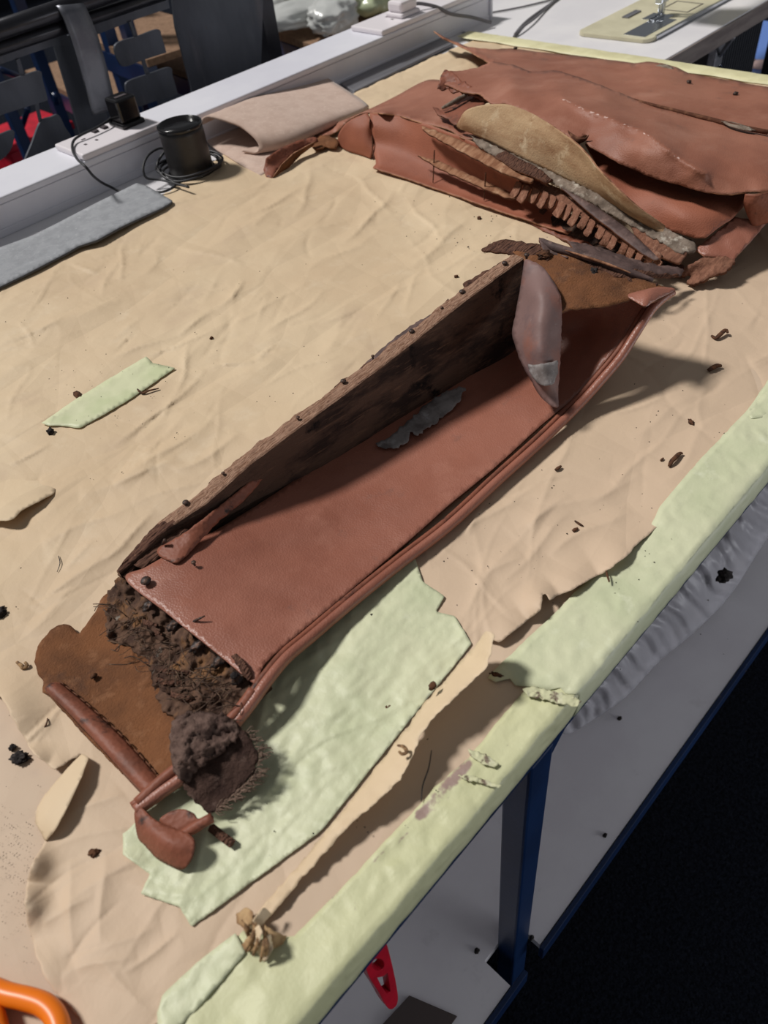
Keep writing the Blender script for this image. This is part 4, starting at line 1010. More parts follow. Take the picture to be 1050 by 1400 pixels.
# top hide
hide = thing('leather_hide', tuple(tp(860, 180, .06)), 'largest tan leather hide draped over the top of the pile', 'leather')
top_ctrl = [(700, 112, .116), (740, 128, .122), (790, 146, .127), (840, 166, .129), (880, 184, .129), (912, 208, .124), (950, 236, .112), (760, 112, .116), (830, 140, .120), (900, 162, .116), (980, 190, .106), (990, 222, .106), (850, 200, .119), (1030, 215, .102), (880, 226, .110), (940, 200, .116)]
RIDGE = np.array(catmull([(770, 136), (800, 150), (830, 161), (856, 171), (880, 182), (904, 198), (930, 218), (965, 238)], 6))
def ridge_d(pts):
    d = np.full(len(pts), 1e9)
    for a, b in zip(RIDGE[:-1], RIDGE[1:]):
        ab = b - a
        t = np.clip(((pts - a) @ ab) / (ab @ ab), 0, 1)
        d = np.minimum(d, np.linalg.norm(pts - a - t[:, None] * ab, axis=1))
    return d
def ridge_line(pts, W):
    return .006 * np.exp(-ridge_d(pts) / 6) + .003 * np.exp(-((pts[:, 0] - 700) ** 2 + (pts[:, 1] - 105) ** 2) / 300)
ho = sheet('hide_sheet', [(600, 112, .098), (606, 97, .106), (625, 97, .104), (655, 92, .098), (672, 84, .090), (700, 88, .088), (726, 98, .098), (760, 96, .100), (800, 108, .106), (815, 114, .110), (858, 131, .098), (900, 146, .096), (960, 160, .094), (1010, 172, .092), (1060, 186, .092), (1300, 220, .08), (1300, 330, .06), (1090, 262, .088), (1055, 262, .092), (1040, 262, .094), (1022, 262, .092), (1004, 265, .092), (985, 265, .092), (958, 262, .094), (932, 254, .096), (900, 246, .098), (870, 234, .100), (843, 222, .104), (820, 208, .108), (806, 200, .112), (800, 192, .116), (803, 184, .118), (784, 190, .116), (762, 180, .118), (745, 168, .120), (715, 150, .122), (690, 142, .118), (672, 142, .112), (655, 128, .110), (634, 126, .106), (620, 120, .102)],
           M['leather_pile'], ctrl=top_ctrl, parent=hide, step=4, thick=.002, smooth=False, jag=1.0, jf=.08, seed=160, bumpy=.0022, bscale=16, hfun=ridge_line, attrs={'scuff': lambda p, W: .60 * np.exp(-(ridge_d(p) / 2.6) ** 2) * (p[:, 0] < 935)}, **LP)
sheet('torn_corner', [(598, 122, .098), (602, 104, .106), (608, 94, .110), (618, 98, .112), (628, 108, .108), (640, 116, .106), (660, 122, .108), (676, 130, .108), (674, 142, .100), (656, 136, .100), (640, 130, .100), (624, 126, .098), (618, 128, .096), (612, 118, .098), (606, 124, .096)], M['leather_dark'], parent=hide, step=3, thick=.002, smooth=False, jag=2.2, jf=.2, seed=161, edge=M['edge_dark'], bumpy=.003, bscale=70)
sheet('lower_layer', [(592, 146, .082), (602, 150, .084), (620, 146, .086), (634, 138, .09), (652, 132, .094), (668, 136, .098), (660, 144, .096), (640, 152, .092), (630, 162, .088), (622, 172, .084), (612, 162, .082), (600, 158, .082)], M['leather_dark'], parent=hide, step=4, thick=.002, smooth=False, jag=1.6, jf=.2, seed=162, edge=M['edge_dark'])
tube('wadding_roll', pxp([(604, 148, .090), (616, 142, .094), (630, 134, .098), (642, 128, .1)]), [.002, .0035, .0035, .002], M['wadding'], hide, 7, 3)
loft('rolled_edge', [[(1020, 262, .093), (1018, 275, .082), (1022, 292, .066), (1028, 308, .052)], [(1036, 264, .094), (1030, 278, .082), (1030, 294, .066), (1034, 308, .052)], [(1056, 262, .094), (1054, 276, .082), (1052, 292, .068), (1052, 304, .054)], [(1090, 262, .090), (1092, 276, .078), (1094, 290, .064), (1094, 300, .052)]],
     M['leather_dark'], hide, .003, 5, M['edge_dark'], .003)
# slit along the right of the hide with pale edge
tube('slit', pxp([(860, 134, .098), (890, 143, .099), (930, 153, .099), (970, 163, .099), (1010, 173, .099), (1050, 181, .098)]), [.001, .0022, .0025, .003, .003, .003], M['edge_dark'], hide, 6, 4)
sheet('pale_wadding', [(985, 165, .102), (1000, 166, .102), (1020, 172, .102), (1034, 178, .101), (1018, 178, .100), (996, 172, .100)], M['wadding'], parent=hide, step=3, thick=.001, smooth=False, jag=1, seed=163)
# scuffed ridge
V = []
for i, (a, b) in enumerate(catmull([(778, 141), (800, 150), (830, 161), (856, 171), (880, 182), (900, 196), (912, 206)], 5)):
    pass
sheet('curled_tip', [(776, 178, .121), (790, 188, .120), (800, 190, .120), (806, 184, .124), (802, 192, .116), (792, 197, .112), (780, 192, .114)], M['edge_dark'], parent=hide, step=3, thick=.0015, smooth=False, seed=164)

# ------------------------------------------------------------------ beige cloth, felt strip
cloth = thing('beige_cloth', tuple(tp(390, 170, .004)), 'folded beige cloth lying behind the black cylinder', 'cloth')
rows = []
# folded profile at the near end, swept back along the trunking
near = [(356, 241, .004), (330, 226, .005), (306, 212, .006), (290, 204, .008), (284, 194, .014), (292, 186, .020), (310, 190, .020), (334, 202, .014), (349, 206, .014), (353, 196, .026), (346, 182, .040), (326, 168, .050), (302, 158, .054), (284, 157, .050), (276, 162, .044)]
loft('lower_fold', [[(357, 241, .004), (335, 229, .005), (308, 212, .006), (286, 197, .008), (282, 186, .010)], [(430, 196, .004), (404, 186, .005), (376, 172, .006), (350, 160, .006), (340, 150, .006)], [(500, 150, .004), (474, 142, .005), (446, 130, .006), (420, 116, .006), (408, 108, .006)]], M['cloth'], cloth, .003, 6)
loft('upper_fold', [[(330, 206, .012), (348, 209, .011), (354, 201, .020), (347, 188, .034), (330, 174, .046), (306, 164, .054), (286, 160, .056), (277, 163, .052), (276, 170, .044)],
                    [(372, 196, .010), (392, 200, .009), (402, 193, .018), (398, 178, .032), (384, 160, .042), (360, 146, .049), (338, 140, .052), (328, 142, .049), (326, 148, .041)],
                    [(420, 176, .008), (440, 178, .008), (450, 172, .014), (448, 160, .024), (436, 144, .030), (412, 128, .033), (392, 121, .031), (382, 122, .026), (378, 128, .020)],
                    [(472, 152, .007), (494, 152, .007), (503, 147, .010), (500, 142, .014), (486, 132, .019), (464, 118, .022), (446, 107, .022), (436, 103, .019), (428, 106, .014)]], M['cloth'], cloth, .004, 7, None, .0008)
felt = sheet('felt_strip', [(-60, 360, .007), (0, 338, .009), (47, 321, .010), (80, 304, .010), (130, 278, .011), (187, 250, .011), (201, 254, .011), (237, 275, .011), (222, 284, .011), (187, 300, .012), (162, 312, .014), (133, 328, .014), (108, 336, .012), (87, 348, .011), (33, 376, .010), (0, 392, .010), (-60, 418, .009)], M['felt_grey'], step=5, thick=.0035, smooth=False, seed=170, edge=M['felt_edge'], hfun=None)
tag(felt, 'grey felt strip lying in front of the white trunking at the left', 'felt')

# ------------------------------------------------------------------ cable trunking with its sockets
TY0, TY1, TH = 1.292, 1.408, .058
tr = thing('cable_trunking', (.6, 1.35, T), 'white cable trunking running along the back of the bench', 'trunking')
TX0, TX1 = -.95, 1.655
bm = bmesh.new(); box_bm(bm, TX0, TX1 - .004, TY0 + .004, TY1, T, T + TH - .012)
o = from_bm('trunk_body', bm, M['white_plastic'], tr); bevel_mod(o, .0015)
bm = bmesh.new(); box_bm(bm, TX0, TX1 - .004, TY0, TY1 - .001, T + TH - .011, T + TH)
o = from_bm('trunk_lid', bm, M['white_plastic'], tr); bevel_mod(o, .003)
box('trunk_foot', TX0, TX1 - .004, TY0 + .002, TY0 + .01, T, T + .012, M['white_plastic'], tr, .001)
o = box('end_cap', TX1 - .004, TX1 + .004, TY0 - .002, TY1 + .002, T - .002, T + TH + .003, M['white_plastic'], tr, .002)
def socket(x0, x1):
    z = T + TH
    o = box('double_socket', x0, x1, 1.293, 1.388, z, z + .0105, M['socket_white'], tr, .003)
    o['label'] = 'white double wall socket with switches'
    L = x1 - x0
    for k in (.25, .75):
        cx = x0 + L * k
        for dx, dy, sx, sy in ((0, .022, .004, .0022), (-.011, -.004, .0022, .0034), (.011, -.004, .0022, .0034)):
            box('pin_hole', cx + dx - sx, cx + dx + sx, 1.335 + dy - sy, 1.335 + dy + sy, z + .0104, z + .0109, M['slot'], o, 0)
        box('rocker_switch', x0 + L * (.44 if k < .5 else .56) - .005, x0 + L * (.44 if k < .5 else .56) + .005, 1.362, 1.378, z + .0104, z + .014, M['slot'] if x0 < 1 else M['socket_white'], o, .001)
socket(.566, .728)
socket(1.29, 1.62)
# black charger plug
pl = thing('charger_plug', (.690, 1.346, T + TH + .0105), 'black cube charger plugged into the left socket', 'plug')
zz = T + TH + .0105
box('plug_base', .668, .714, 1.322, 1.372, zz, zz + .008, M['black_gloss'], pl, .003)
box('plug_body', .671, .711, 1.326, 1.366, zz + .0075, zz + .046, M['black_gloss'], pl, .004)
box('usb_port', .680, .702, 1.338, 1.346, zz + .0458, zz + .0466, M['slot'], pl, 0)
# white plug
pw = thing('white_plug', (1.392, 1.338, T + TH + .0105), 'white mains plug in the far socket on the trunking', 'plug')
box('plug_base', 1.368, 1.428, 1.308, 1.358, zz, zz + .009, M['socket_white'], pw, .004)
box('plug_body', 1.372, 1.424, 1.312, 1.354, zz + .0085, zz + .030, M['socket_white'], pw, .006)
c = tube('power_cable', [(1.418, 1.332, zz + .014), (1.44, 1.318, zz + .012), (1.47, 1.296, zz + .0), (1.50, 1.285, T + .05), (1.56, 1.272, T + .03), (1.60, 1.25, T + .012)], .0036, M['cable_grey'], None, 8, 6)
tag(c, 'grey cable leaving the white plug over the trunking edge', 'cable')
c = tube('power_cable', list(pxp([(157, 152, .075), (150, 163, .079), (133, 174, .078), (112, 184, .077), (101, 192, .074), (99, 204, .0715), (106, 218, .0715), (117, 228, .070), (128, 241, .050), (140, 250, .026), (152, 256, .014), (162, 261, .008), (176, 264, .006)])), .0022, M['cable'], None, 8, 6)
tag(c, 'thin black cable looping off the charger down the trunking to the felt', 'cable')
# grey metal strip and offcut between trunking and paper
q = pxp([(466, 118, .002), (604, 52, .002), (620, 63, .002), (485, 129, .002)])
bm = bmesh.new(); f = bm.faces.new([bm.verts.new(tuple(v)) for v in q]); r = bmesh.ops.extrude_face_region(bm, geom=[f])
bmesh.ops.translate(bm, verts=[v for v in r['geom'] if isinstance(v, bmesh.types.BMVert)], vec=(0, 0, .006))
o = from_bm('metal_strip', bm, M['grey_metal']); bevel_mod(o, .0015)
tag(o, 'flat grey metal strip on the bench along the far trunking', 'strip')

# ------------------------------------------------------------------ black cylinder with coiled cable
mc = tp(264, 238, 0)
mx, my = float(mc[0]), float(mc[1])
cyl = thing('black_canister', (mx, my, T + .004), 'glossy black cylindrical canister standing beside the beige cloth', 'canister')
def lathe(name, prof, mt_, parent, seg=48, c=(0, 0, 0)):
    V = []; F = []
    for r, z in prof:
        for k in range(seg):
            a = 2 * math.pi * k / seg
            V.append((c[0] + r * math.cos(a), c[1] + r * math.sin(a), c[2] + z))
    n = len(prof)
    for i in range(n - 1):
        for k in range(seg):
            F.append((i * seg + k, i * seg + (k + 1) % seg, (i + 1) * seg + (k + 1) % seg, (i + 1) * seg + k))
    F.append(tuple(range(seg))[::-1]); F.append(tuple((n - 1) * seg + k for k in range(seg)))
    return build(name, V, F, mt_, parent)
cc = (mx, my, T)
lathe('body', [(.034, .008), (.0375, .010), (.0378, .012), (.0372, .072), (.0372, .079)], M['black_satin'], cyl, 48, cc)
lathe('rim', [(.0372, .0785), (.0382, .0795), (.0384, .082), (.0378, .0845), (.036, .0855), (.0345, .0845), (.0338, .082)], M['black_gloss'], cyl, 48, cc)
lathe('lid', [(.0342, .0805), (.0338, .0825), (.010, .0828), (.004, .0829)], M['black_gloss'], cyl, 48, cc)
lathe('base_ring', [(.036, .004), (.041, .0045), (.042, .0065), (.041, .009), (.036, .0105)], M['black_gloss'], cyl, 48, cc)
P = []
for i in range(80):
    a = -1.2 + i / 79 * 2 * math.pi * 2.7
    r = .050 + .004 * math.sin(a * 1.7 + 1) + .0022 * i / 79
    P.append((mx + r * math.cos(a) * 1.06, my + r * math.sin(a), T + .0095 + .0040 * (i / 27) + .0016 * math.sin(a * 3)))
coil = tube('power_cable', P, .0022, M['cable'], None, 7, 2)
tag(coil, 'black cable coiled around the foot of the canister', 'cable')
lp = tube('power_cable', list(pxp([(258, 256, .016), (236, 250, .014), (220, 246, .014), (200, 243, .02), (196, 228, .034), (203, 212, .044), (217, 203, .046), (226, 205, .042), (220, 214, .036), (215, 226, .026), (222, 240, .020), (240, 252, .012), (224, 262, .009), (205, 262, .0085)])), .0020, M['cable'], None, 7, 6)
tag(lp, 'black cable standing in loops left of the canister', 'cable')

# ------------------------------------------------------------------ steel sheet rack behind the bench
PY = 1.62
def slab(name, px, mt_, parent, Y=PY, th=.006, holes=()):
    P2 = [ty(a, b, Y) for a, b in px]
    out2 = [(p[0], p[2]) for p in P2]
    H2 = [[(lambda p: (p[0], p[2]))(ty(a, b, Y)) for a, b in hh] for hh in holes]
    pts, F = cdt(out2, [], H2)
    V = np.c_[pts[:, 0], np.full(len(pts), Y), pts[:, 1]]
    FF = [f if np.cross(V[f[1]] - V[f[0]], V[f[2]] - V[f[0]])[1] < 0 else f[::-1] for f in F]
    o = build(name, V, FF, mt_, parent, False)
    s = o.modifiers.new('thickness', 'SOLIDIFY'); s.thickness = th; s.offset = -1
    return o
def rnd(px, n=4):
    return [tuple(p) for p in catmull(px, n, True)]
st = thing('steel_sheet', (1.0, PY, T - .4), 'dark laser cut steel sheet with rounded tabs, hung on a black tube behind the bench', 'steel sheet')
slab('plain_panel', [(229, -60), (362, -60), (357, 90), (354, 190), (275, 240), (262, 120), (240, 36)], M['steel'], st)
slab('upper_band', [(100, 42), (124, 30), (229, -6), (232, 11), (190, 25), (128, 49), (112, 60)], M['steel'], st, PY + .002)
slab('upper_band', [(-60, 92), (0, 70), (88, 42), (100, 62), (72, 63), (0, 88), (-60, 112)], M['steel'], st, PY + .002)
slab('upright', [(72, 56), (112, 42), (150, 170), (160, 240), (130, 250), (112, 190)], M['steel'], st, PY + .003)
slab('tab', rnd([(157, 66), (164, 57), (190, 49), (216, 40), (221, 50), (227, 70), (224, 73), (196, 82), (172, 91), (163, 85)]), M['steel'], st, PY - .004)
slab('tab', rnd([(172, 118), (178, 110), (204, 101), (232, 92), (236, 104), (242, 124), (240, 130), (214, 138), (186, 146), (177, 138)]), M['steel'], st, PY - .004)
slab('tab', rnd([(-40, 128), (0, 114), (30, 104), (54, 97), (58, 108), (65, 134), (62, 138), (30, 148), (0, 158), (-40, 172)]), M['steel'], st, PY - .004)
slab('tab', rnd([(56, 166), (70, 160), (80, 157), (88, 172), (98, 196), (60, 222), (34, 226), (44, 196)]), M['steel'], st, PY - .004)
slab('tab', rnd([(-30, 196), (0, 184), (16, 178), (20, 184), (14, 206), (-4, 222), (-34, 232)]), M['steel'], st, PY - .004)
for q_ in ([(176, 30), (180, 29), (188, 50), (184, 52)], [(194, 82), (198, 81), (205, 102), (200, 104)], [(22, 82), (27, 80), (34, 103), (29, 105)], [(48, 140), (52, 138), (58, 166), (54, 167)]):
    slab('bridge', q_, M['steel'], st, PY - .002, .004)
def pipe(name, p, q, r, mt_, parent):
    return tube(name, [p, (np.array(p) + np.array(q)) / 2, q], r, mt_, parent, 14, 1)
pt = lambda a, b, Y=PY - .02: ty(a, b, Y)
rk = thing('steel_rack', (.9, PY, 0), 'black steel tube rack on uprights standing behind the trunking', 'rack')
pipe('top_tube', pt(-140, 88), pt(330, -70), .016, M['steel_black'], rk)
pipe('lower_tube', pt(-140, 112, PY - .01), pt(330, -44, PY - .01), .012, M['steel_black'], rk)
for xx in (.30, 1.26):
    box('upright', xx, xx + .04, PY + .03, PY + .07, 0, T + .20, M['steel_black'], rk)
    box('foot', xx - .01, xx + .05, PY - .15, PY + .25, 0, .03, M['steel_black'], rk)
# bracket strap hooked over the tube
V = []
path = [(128, 157, 158, 148, PY - .046), (126, 150, 157, 141, PY - .047), (112, 102, 146, 94, PY - .047), (98, 56, 133, 48, PY - .047), (86, 22, 120, 17, PY - .046), (80, 12, 115, 7, PY - .040), (76, 8, 110, 3, PY - .026), (74, 8, 107, 2, PY - .008), (74, 14, 107, 8, PY + .002), (78, 26, 110, 20, PY + .004)]
for a, b, c_, d, Y in path:
    for t in np.linspace(0, 1, 5):
        V.append(ty(a + (c_ - a) * t, b + (d - b) * t, Y))
F = [(i * 5 + k, i * 5 + k + 1, (i + 1) * 5 + k + 1, (i + 1) * 5 + k) for i in range(len(path) - 1) for k in range(4)]
bk = build('steel_bracket', V, F, M['steel_pale'])
s_ = bk.modifiers.new('thickness', 'SOLIDIFY'); s_.thickness = .005; s_.offset = 0
tag(bk, 'bent steel strap hooked over the black tube behind the left socket', 'bracket')

# ------------------------------------------------------------------ shelving far behind
rack = thing('shelving_rack', (2.4, 2.6, 0), 'blue shelving rack with chipboard shelves standing behind the steel sheet', 'shelving')
def shelf_px(a, b, c_, d, h, depth, parent, name='shelf'):
    p, q = tp(a, b, h), tp(c_, d, h)
    dv = q - p; dv /= np.linalg.norm(dv)
    n = np.array([-dv[1], dv[0], 0])
    if n[0] < 0: n = -n
    p = p - dv * .25; q = q + dv * .25
    z0 = p[2]
    bm = bmesh.new()
    b4 = [p, q, q + n * depth, p + n * depth]
    lo = [bm.verts.new((v[0], v[1], z0 - .022)) for v in b4]; hi = [bm.verts.new((v[0], v[1], z0)) for v in b4]
    bm.faces.new(hi); bm.faces.new(lo[::-1])
    for i in range(4):
        bm.faces.new((lo[i], lo[(i + 1) % 4], hi[(i + 1) % 4], hi[i]))
    o = from_bm(name, bm, M['chip'], parent)
    # blue beam under the front edge
    bm = bmesh.new()
    b4 = [p - n * .004, q - n * .004, q + n * .03, p + n * .03]
    lo = [bm.verts.new((v[0], v[1], z0 - .09)) for v in b4]; hi = [bm.verts.new((v[0], v[1], z0 - .024)) for v in b4]
    bm.faces.new(hi); bm.faces.new(lo[::-1])
    for i in range(4):
        bm.faces.new((lo[i], lo[(i + 1) % 4], hi[(i + 1) % 4], hi[i]))
    from_bm('beam', bm, M['blue_steel'], parent)
    return o
shelf_px(352, 36, 450, 70, -.24, .6, rack)
shelf_px(200, 80, 258, 101, -.34, .5, rack)
shelf_px(134, 58, 156, 66, -.20, .35, rack)
shelf_px(60, 110, 95, 128, -.48, .40, rack)
for a, b, h, top in ((152, 60, -.20, .35), (185, 150, -.55, .10), (178, 52, -.20, .35), (80, 150, -.48, .0), (398, 100, -.5, -.30), (30, 190, -.55, -.05)):
    p = tp(a, b, h)
    box('post', p[0] - .022, p[0] + .022, p[1] - .022, p[1] + .022, 0, T + top, M['blue_steel'], rack, .002)
for (a, b, h, c_, d, g) in ((75, 130, -.40, 90, 190, -.70), (38, 148, -.42, 22, 200, -.70), (0, 95, -.3, 40, 110, -.4)):
    tube('brace', [tp(a, b, h), tp((a + c_) / 2, (b + d) / 2, (h + g) / 2), tp(c_, d, g)], .012, M['blue_steel'], rack, 6, 1)
# red crate low behind the bench
p = tp(32, 176, -.62)
cr = thing('red_crate', (float(p[0]), float(p[1]), T - .85), 'bright red plastic crate low down behind the bench at the left', 'crate')
box('crate_body', p[0] - .16, p[0] + .16, p[1] - .14, p[1] + .14, .0, T - .62, M['red'], cr, .01)
box('crate_rim', p[0] - .175, p[0] + .175, p[1] - .155, p[1] + .155, T - .65, T - .615, M['red'], cr, .008)
# bagged parcels on the shelf
for i, (a, b, r, lb) in enumerate([(404, 32, (.15, .08, .04), 'clear plastic bag lying nearest the front of the far chipboard shelf'), (402, 8, (.16, .08, .04), 'clear plastic bag at the back of the far chipboard shelf'), (456, 34, (.10, .08, .05), 'crumpled clear plastic bag with a twisted neck on the far shelf'), (500, 4, (.13, .10, .06), 'pale green tinted plastic bag beside the trunking end of the far shelf')]):
    p = tp(a, b, -.21)
    bm = bmesh.new(); bmesh.ops.create_icosphere(bm, subdivisions=4, radius=1)
    for v in bm.verts:
        n = v.co.normalized()
        d = 1 + .2 * mnoise.fractal(n * 2 + Vector((i * 3, 0, 0)), .8, 2, 3) + .12 * mnoise.ridged_multi_fractal(n * 4 + Vector((i, 5, 1)), .8, 2, 3, 1, 2)
        v.co = Vector((n.x * r[0] * d, n.y * r[1] * d, max(n.z, -.5) * r[2] * d))
    bmesh.ops.rotate(bm, verts=bm.verts, matrix=Matrix.Rotation(.5 * i - .4, 3, 'Z'))
    for v in bm.verts: v.co += Vector((p[0], p[1], T - .24 + .055))
    o = from_bm('plastic_bag', bm, M['bag_green'] if i == 3 else M['bag'], None, True)
    tag(o, lb, 'bag')

# ------------------------------------------------------------------ sewing table and machine
sw = thing('sewing_table', (2.3, 1.3, 0), 'white topped sewing table butted against the far end of the bench', 'table')
bm = bmesh.new(); box_bm(bm, 1.556, 3.1, .792, 1.47, T - .036, T + .001)
o = from_bm('table_top', bm, [M['laminate']], sw); bevel_mod(o, .002)
box('edge_band', 1.5565, 3.1, .788, .7925, T - .036, T - .001, M['sew_side'], sw, .0005)
box('edge_band', 1.5525, 1.5565, .7925, 1.47, T - .036, T - .003, M['sew_side'], sw, .0005)
for lx, ly in ((1.95, .98), (2.68, .98), (1.95, 1.38), (2.68, 1.38)):
    box('leg', lx, lx + .05, ly, ly + .05, 0, T - .036, M['black_motor'], sw, .002)
sm = thing('sewing_machine', (1.95, .95, T), 'cream industrial sewing machine bed with needle bar and presser foot', 'sewing machine')
bx0, bx1, by0, by1 = 1.632, 2.32, .868, 1.03
P = []
for cx, cy, a0 in ((bx0 + .02, by0 + .02, math.pi), (bx1 - .02, by0 + .02, 1.5 * math.pi), (bx1 - .02, by1 - .012, 0), (bx0 + .012, by1 - .012, .5 * math.pi)):
    for k in range(6):
        a = a0 + k / 5 * math.pi / 2
        P.append((cx + .02 * math.cos(a), cy + .02 * math.sin(a)))
bm = bmesh.new(); f = bm.faces.new([bm.verts.new((x, y, T + .0012)) for x, y in P]); r = bmesh.ops.extrude_face_region(bm, geom=[f])
bmesh.ops.translate(bm, verts=[v for v in r['geom'] if isinstance(v, bmesh.types.BMVert)], vec=(0, 0, .008))
o = from_bm('bed', bm, M['cream'], sm); bevel_mod(o, .0015)
zb = T + .0092
box('bed_trim', bx0 + .03, bx1 - .03, by0 - .002, by0 + .004, T + .0015, zb + .0006, M['chrome'], sm, .001)
box('slide_plate', 1.645, 1.775, .885, .935, zb, zb + .0008, M['chrome'], sm, .0003)
box('needle_plate', 1.752, 1.80, .905, .955, zb, zb + .0012, M['chrome'], sm, .0003)
for (x0, x1, y0, y1) in ((1.83, 1.90, .890, .893), (1.83, 1.90, .952, .955), (1.83, 1.833, .89, .955), (1.898, 1.901, .89, .955)):
    box('inspection_groove', x0, x1, y0, y1, zb, zb + .0005, M['slot'], sm, 0)
for k, (a, b) in enumerate(((1.95, .92), (1.98, .99), (1.93, 1.01), (2.05, .94))):
    lathe('oil_hole', [(.004, 0), (.0045, .0004), (.001, .0005)], M['slot'], sm, 12, (a, b, zb))
box('side_gauge', 1.745, 1.80, .985, 1.0, zb, zb + .003, M['grey_metal'], sm, .0005)
nx, ny = 1.778, .932
tube('needle_bar', [(nx, ny, T + .06), (nx, ny, T + .12), (nx, ny, T + .2)], .005, M['chrome'], sm, 12, 1)
tube('needle', [(nx, ny, T + .010), (nx, ny, T + .04), (nx, ny, T + .062)], .0012, M['chrome'], sm, 6, 1)
tube('presser_bar', [(nx + .018, ny, T + .03), (nx + .018, ny, T + .12), (nx + .018, ny, T + .2)], .0045, M['chrome'], sm, 12, 1)
box('presser_clamp', nx - .006, nx + .026, ny - .008, ny + .008, T + .034, T + .052, M['chrome'], sm, .002)
for dy in (-.009, .003):
    box('presser_foot', nx - .03, nx + .014, ny + dy, ny + dy + .006, zb + .001, zb + .004, M['chrome'], sm, .001)
box('foot_shank', nx + .008, nx + .020, ny - .005, ny + .005, zb + .003, T + .036, M['chrome'], sm, .001)
box('head', 1.73, 1.85, .885, .985, T + .17, T + .42, M['cream'], sm, .012)
box('arm', 1.84, 2.22, .89, .98, T + .27, T + .40, M['cream'], sm, .012)
box('column', 2.16, 2.30, .885, .99, T + .009, T + .41, M['cream'], sm, .012)
# motor below
mo = thing('sewing_motor', tuple(tp(1020, 60, -.25)), 'black finned motor slung under the sewing table', 'motor')
p0 = tp(985, 60, -.16)
for i in range(16):
    x0 = p0[0] + i * .0145
    box('fin', x0, x0 + .007, p0[1] - .01, p0[1] + .16, T - .29, T - .10, M['motor_fin'], mo, .001)
box('motor_body', p0[0] - .01, p0[0] + .24, p0[1], p0[1] + .15, T - .285, T - .08, M['black_satin'], mo, .004)
box('motor_hanger', p0[0] + .05, p0[0] + .12, p0[1] + .05, p0[1] + .10, T - .085, T - .034, M['black_motor'], mo, .002)
lv = thing('motor_lever', tuple(tp(985, 80, -.10)), 'small steel treadle lever hanging under the sewing table edge', 'lever')
tube('rod', list(pxp([(1003, 50, -.05), (994, 62, -.08), (986, 74, -.11)])), .005, M['grey_metal'], lv, 8, 2)
tube('hook', list(pxp([(986, 74, -.11), (980, 82, -.13), (984, 90, -.145), (978, 86, -.14), (974, 96, -.17), (980, 106, -.2)])), .004, M['chrome'], lv, 8, 4)
box('plate', *(lambda p: (p[0] - .02, p[0] + .02, p[1] - .01, p[1] + .01, p[2] - .02, p[2] + .06))(tp(978, 78, -.12)), M['grey_metal'], lv, .002)
# blue crate on the floor
p = tp(1030, 92, -.45)
bc = thing('blue_crate', (float(p[0]), float(p[1]), 0), 'blue plastic crate under the sewing table, pale discs on its lid', 'crate')
cz = T - .45
for (x0, x1, y0, y1) in ((-.14, .5, -.26, -.25), (-.14, -.13, -.25, .2), (.49, .5, -.25, .2), (-.14, .5, .2, .21)):
    box('crate_wall', p[0] + x0, p[0] + x1, p[1] + y0, p[1] + y1, .0, cz - .01, M['blue_plastic'], bc, .004)
box('crate_lid', p[0] - .15, p[0] + .51, p[1] - .27, p[1] + .22, cz - .01, cz, M['blue_plastic'], bc, .003)
for k, (a, b) in enumerate(((1014, 84), (1042, 88))):
    pp = tp(a, b, -.448)
    lathe('pale_disc', [(.05, 0), (.052, .002), (.01, .0025)], M['pink'], bc, 20, (pp[0], pp[1], cz + .0005))  # flat pale pink discs on the lid, plain blobs of colour
# cables lying on the sewing table
c = tube('power_cable', list(pxp([(703, 50, .004), (708, 42, .004), (718, 31, .004), (732, 20, .004), (752, 6, .004), (775, -12, .004), (800, -40, .004)])), .0035, M['cable_grey'], None, 7, 4)
tag(c, 'thick grey cable on the sewing table, nearest the tape', 'cable')
c = tube('power_cable', list(pxp([(704, 46, .008), (716, 36, .010), (730, 26, .008), (744, 14, .005), (764, -4, .004), (790, -30, .004)])), .0025, M['cable_grey'], None, 7, 4)
tag(c, 'thin grey cable lying against the thick one on the sewing table', 'cable')
c = tube('power_cable', list(pxp([(640, 22, .004), (660, 19, .004), (690, 14, .004), (720, 8, .004), (760, -2, .004), (800, -14, .004)])), .002, M['cable_grey'], None, 7, 4)
tag(c, 'pale thin cable running from the trunking end across the sewing table', 'cable')

# ------------------------------------------------------------------ below the bench
pl_ = thing('plastic_roll', tuple(tp(930, 860, SH + .002)), 'crinkled clear plastic sheeting lying on the lower shelf', 'plastic sheeting')
def ripple(pts, W):
    s = pts[:, 0] * .72 - pts[:, 1] * .69
    u = pts[:, 0] * .69 + pts[:, 1] * .72
    q = np.array([mnoise.noise(Vector((a * .012, b * .03, 4))) for a, b in zip(s, u)])
    return .0055 * np.sin(s * .16 + 5 * q) + .004 * np.sin(s * .37 + 7 * q + u * .02)
sheet('film', [(776, 1004, SH + .012), (812, 984, SH + .014), (850, 958, SH + .014), (878, 930, SH + .014), (902, 904, SH + .014), (950, 864, SH + .014), (1000, 812, SH + .014), (1050, 735, SH + .014), (1120, 640, SH + .014), (1160, 560, SH + .05), (1100, 560, SH + .12), (1040, 620, SH + .13), (980, 690, SH + .13), (900, 790, SH + .13), (830, 880, SH + .12), (780, 950, SH + .08), (764, 990, SH + .03)],
      M['plastic_film'], ctrl=[(860, 920, SH + .07), (930, 840, SH + .085), (1010, 750, SH + .085)], parent=pl_, step=5, thick=.0006, smooth=True, seed=180, hfun=ripple)
sheet('inner_film', [(800, 986, SH + .008), (850, 950, SH + .008), (902, 896, SH + .008), (1000, 800, SH + .008), (1100, 650, SH + .008), (1080, 600, SH + .07), (1000, 690, SH + .07), (900, 800, SH + .07), (820, 910, SH + .06)], M['film_inner'], parent=pl_, step=8, thick=.001, seed=181, hfun=ripple)
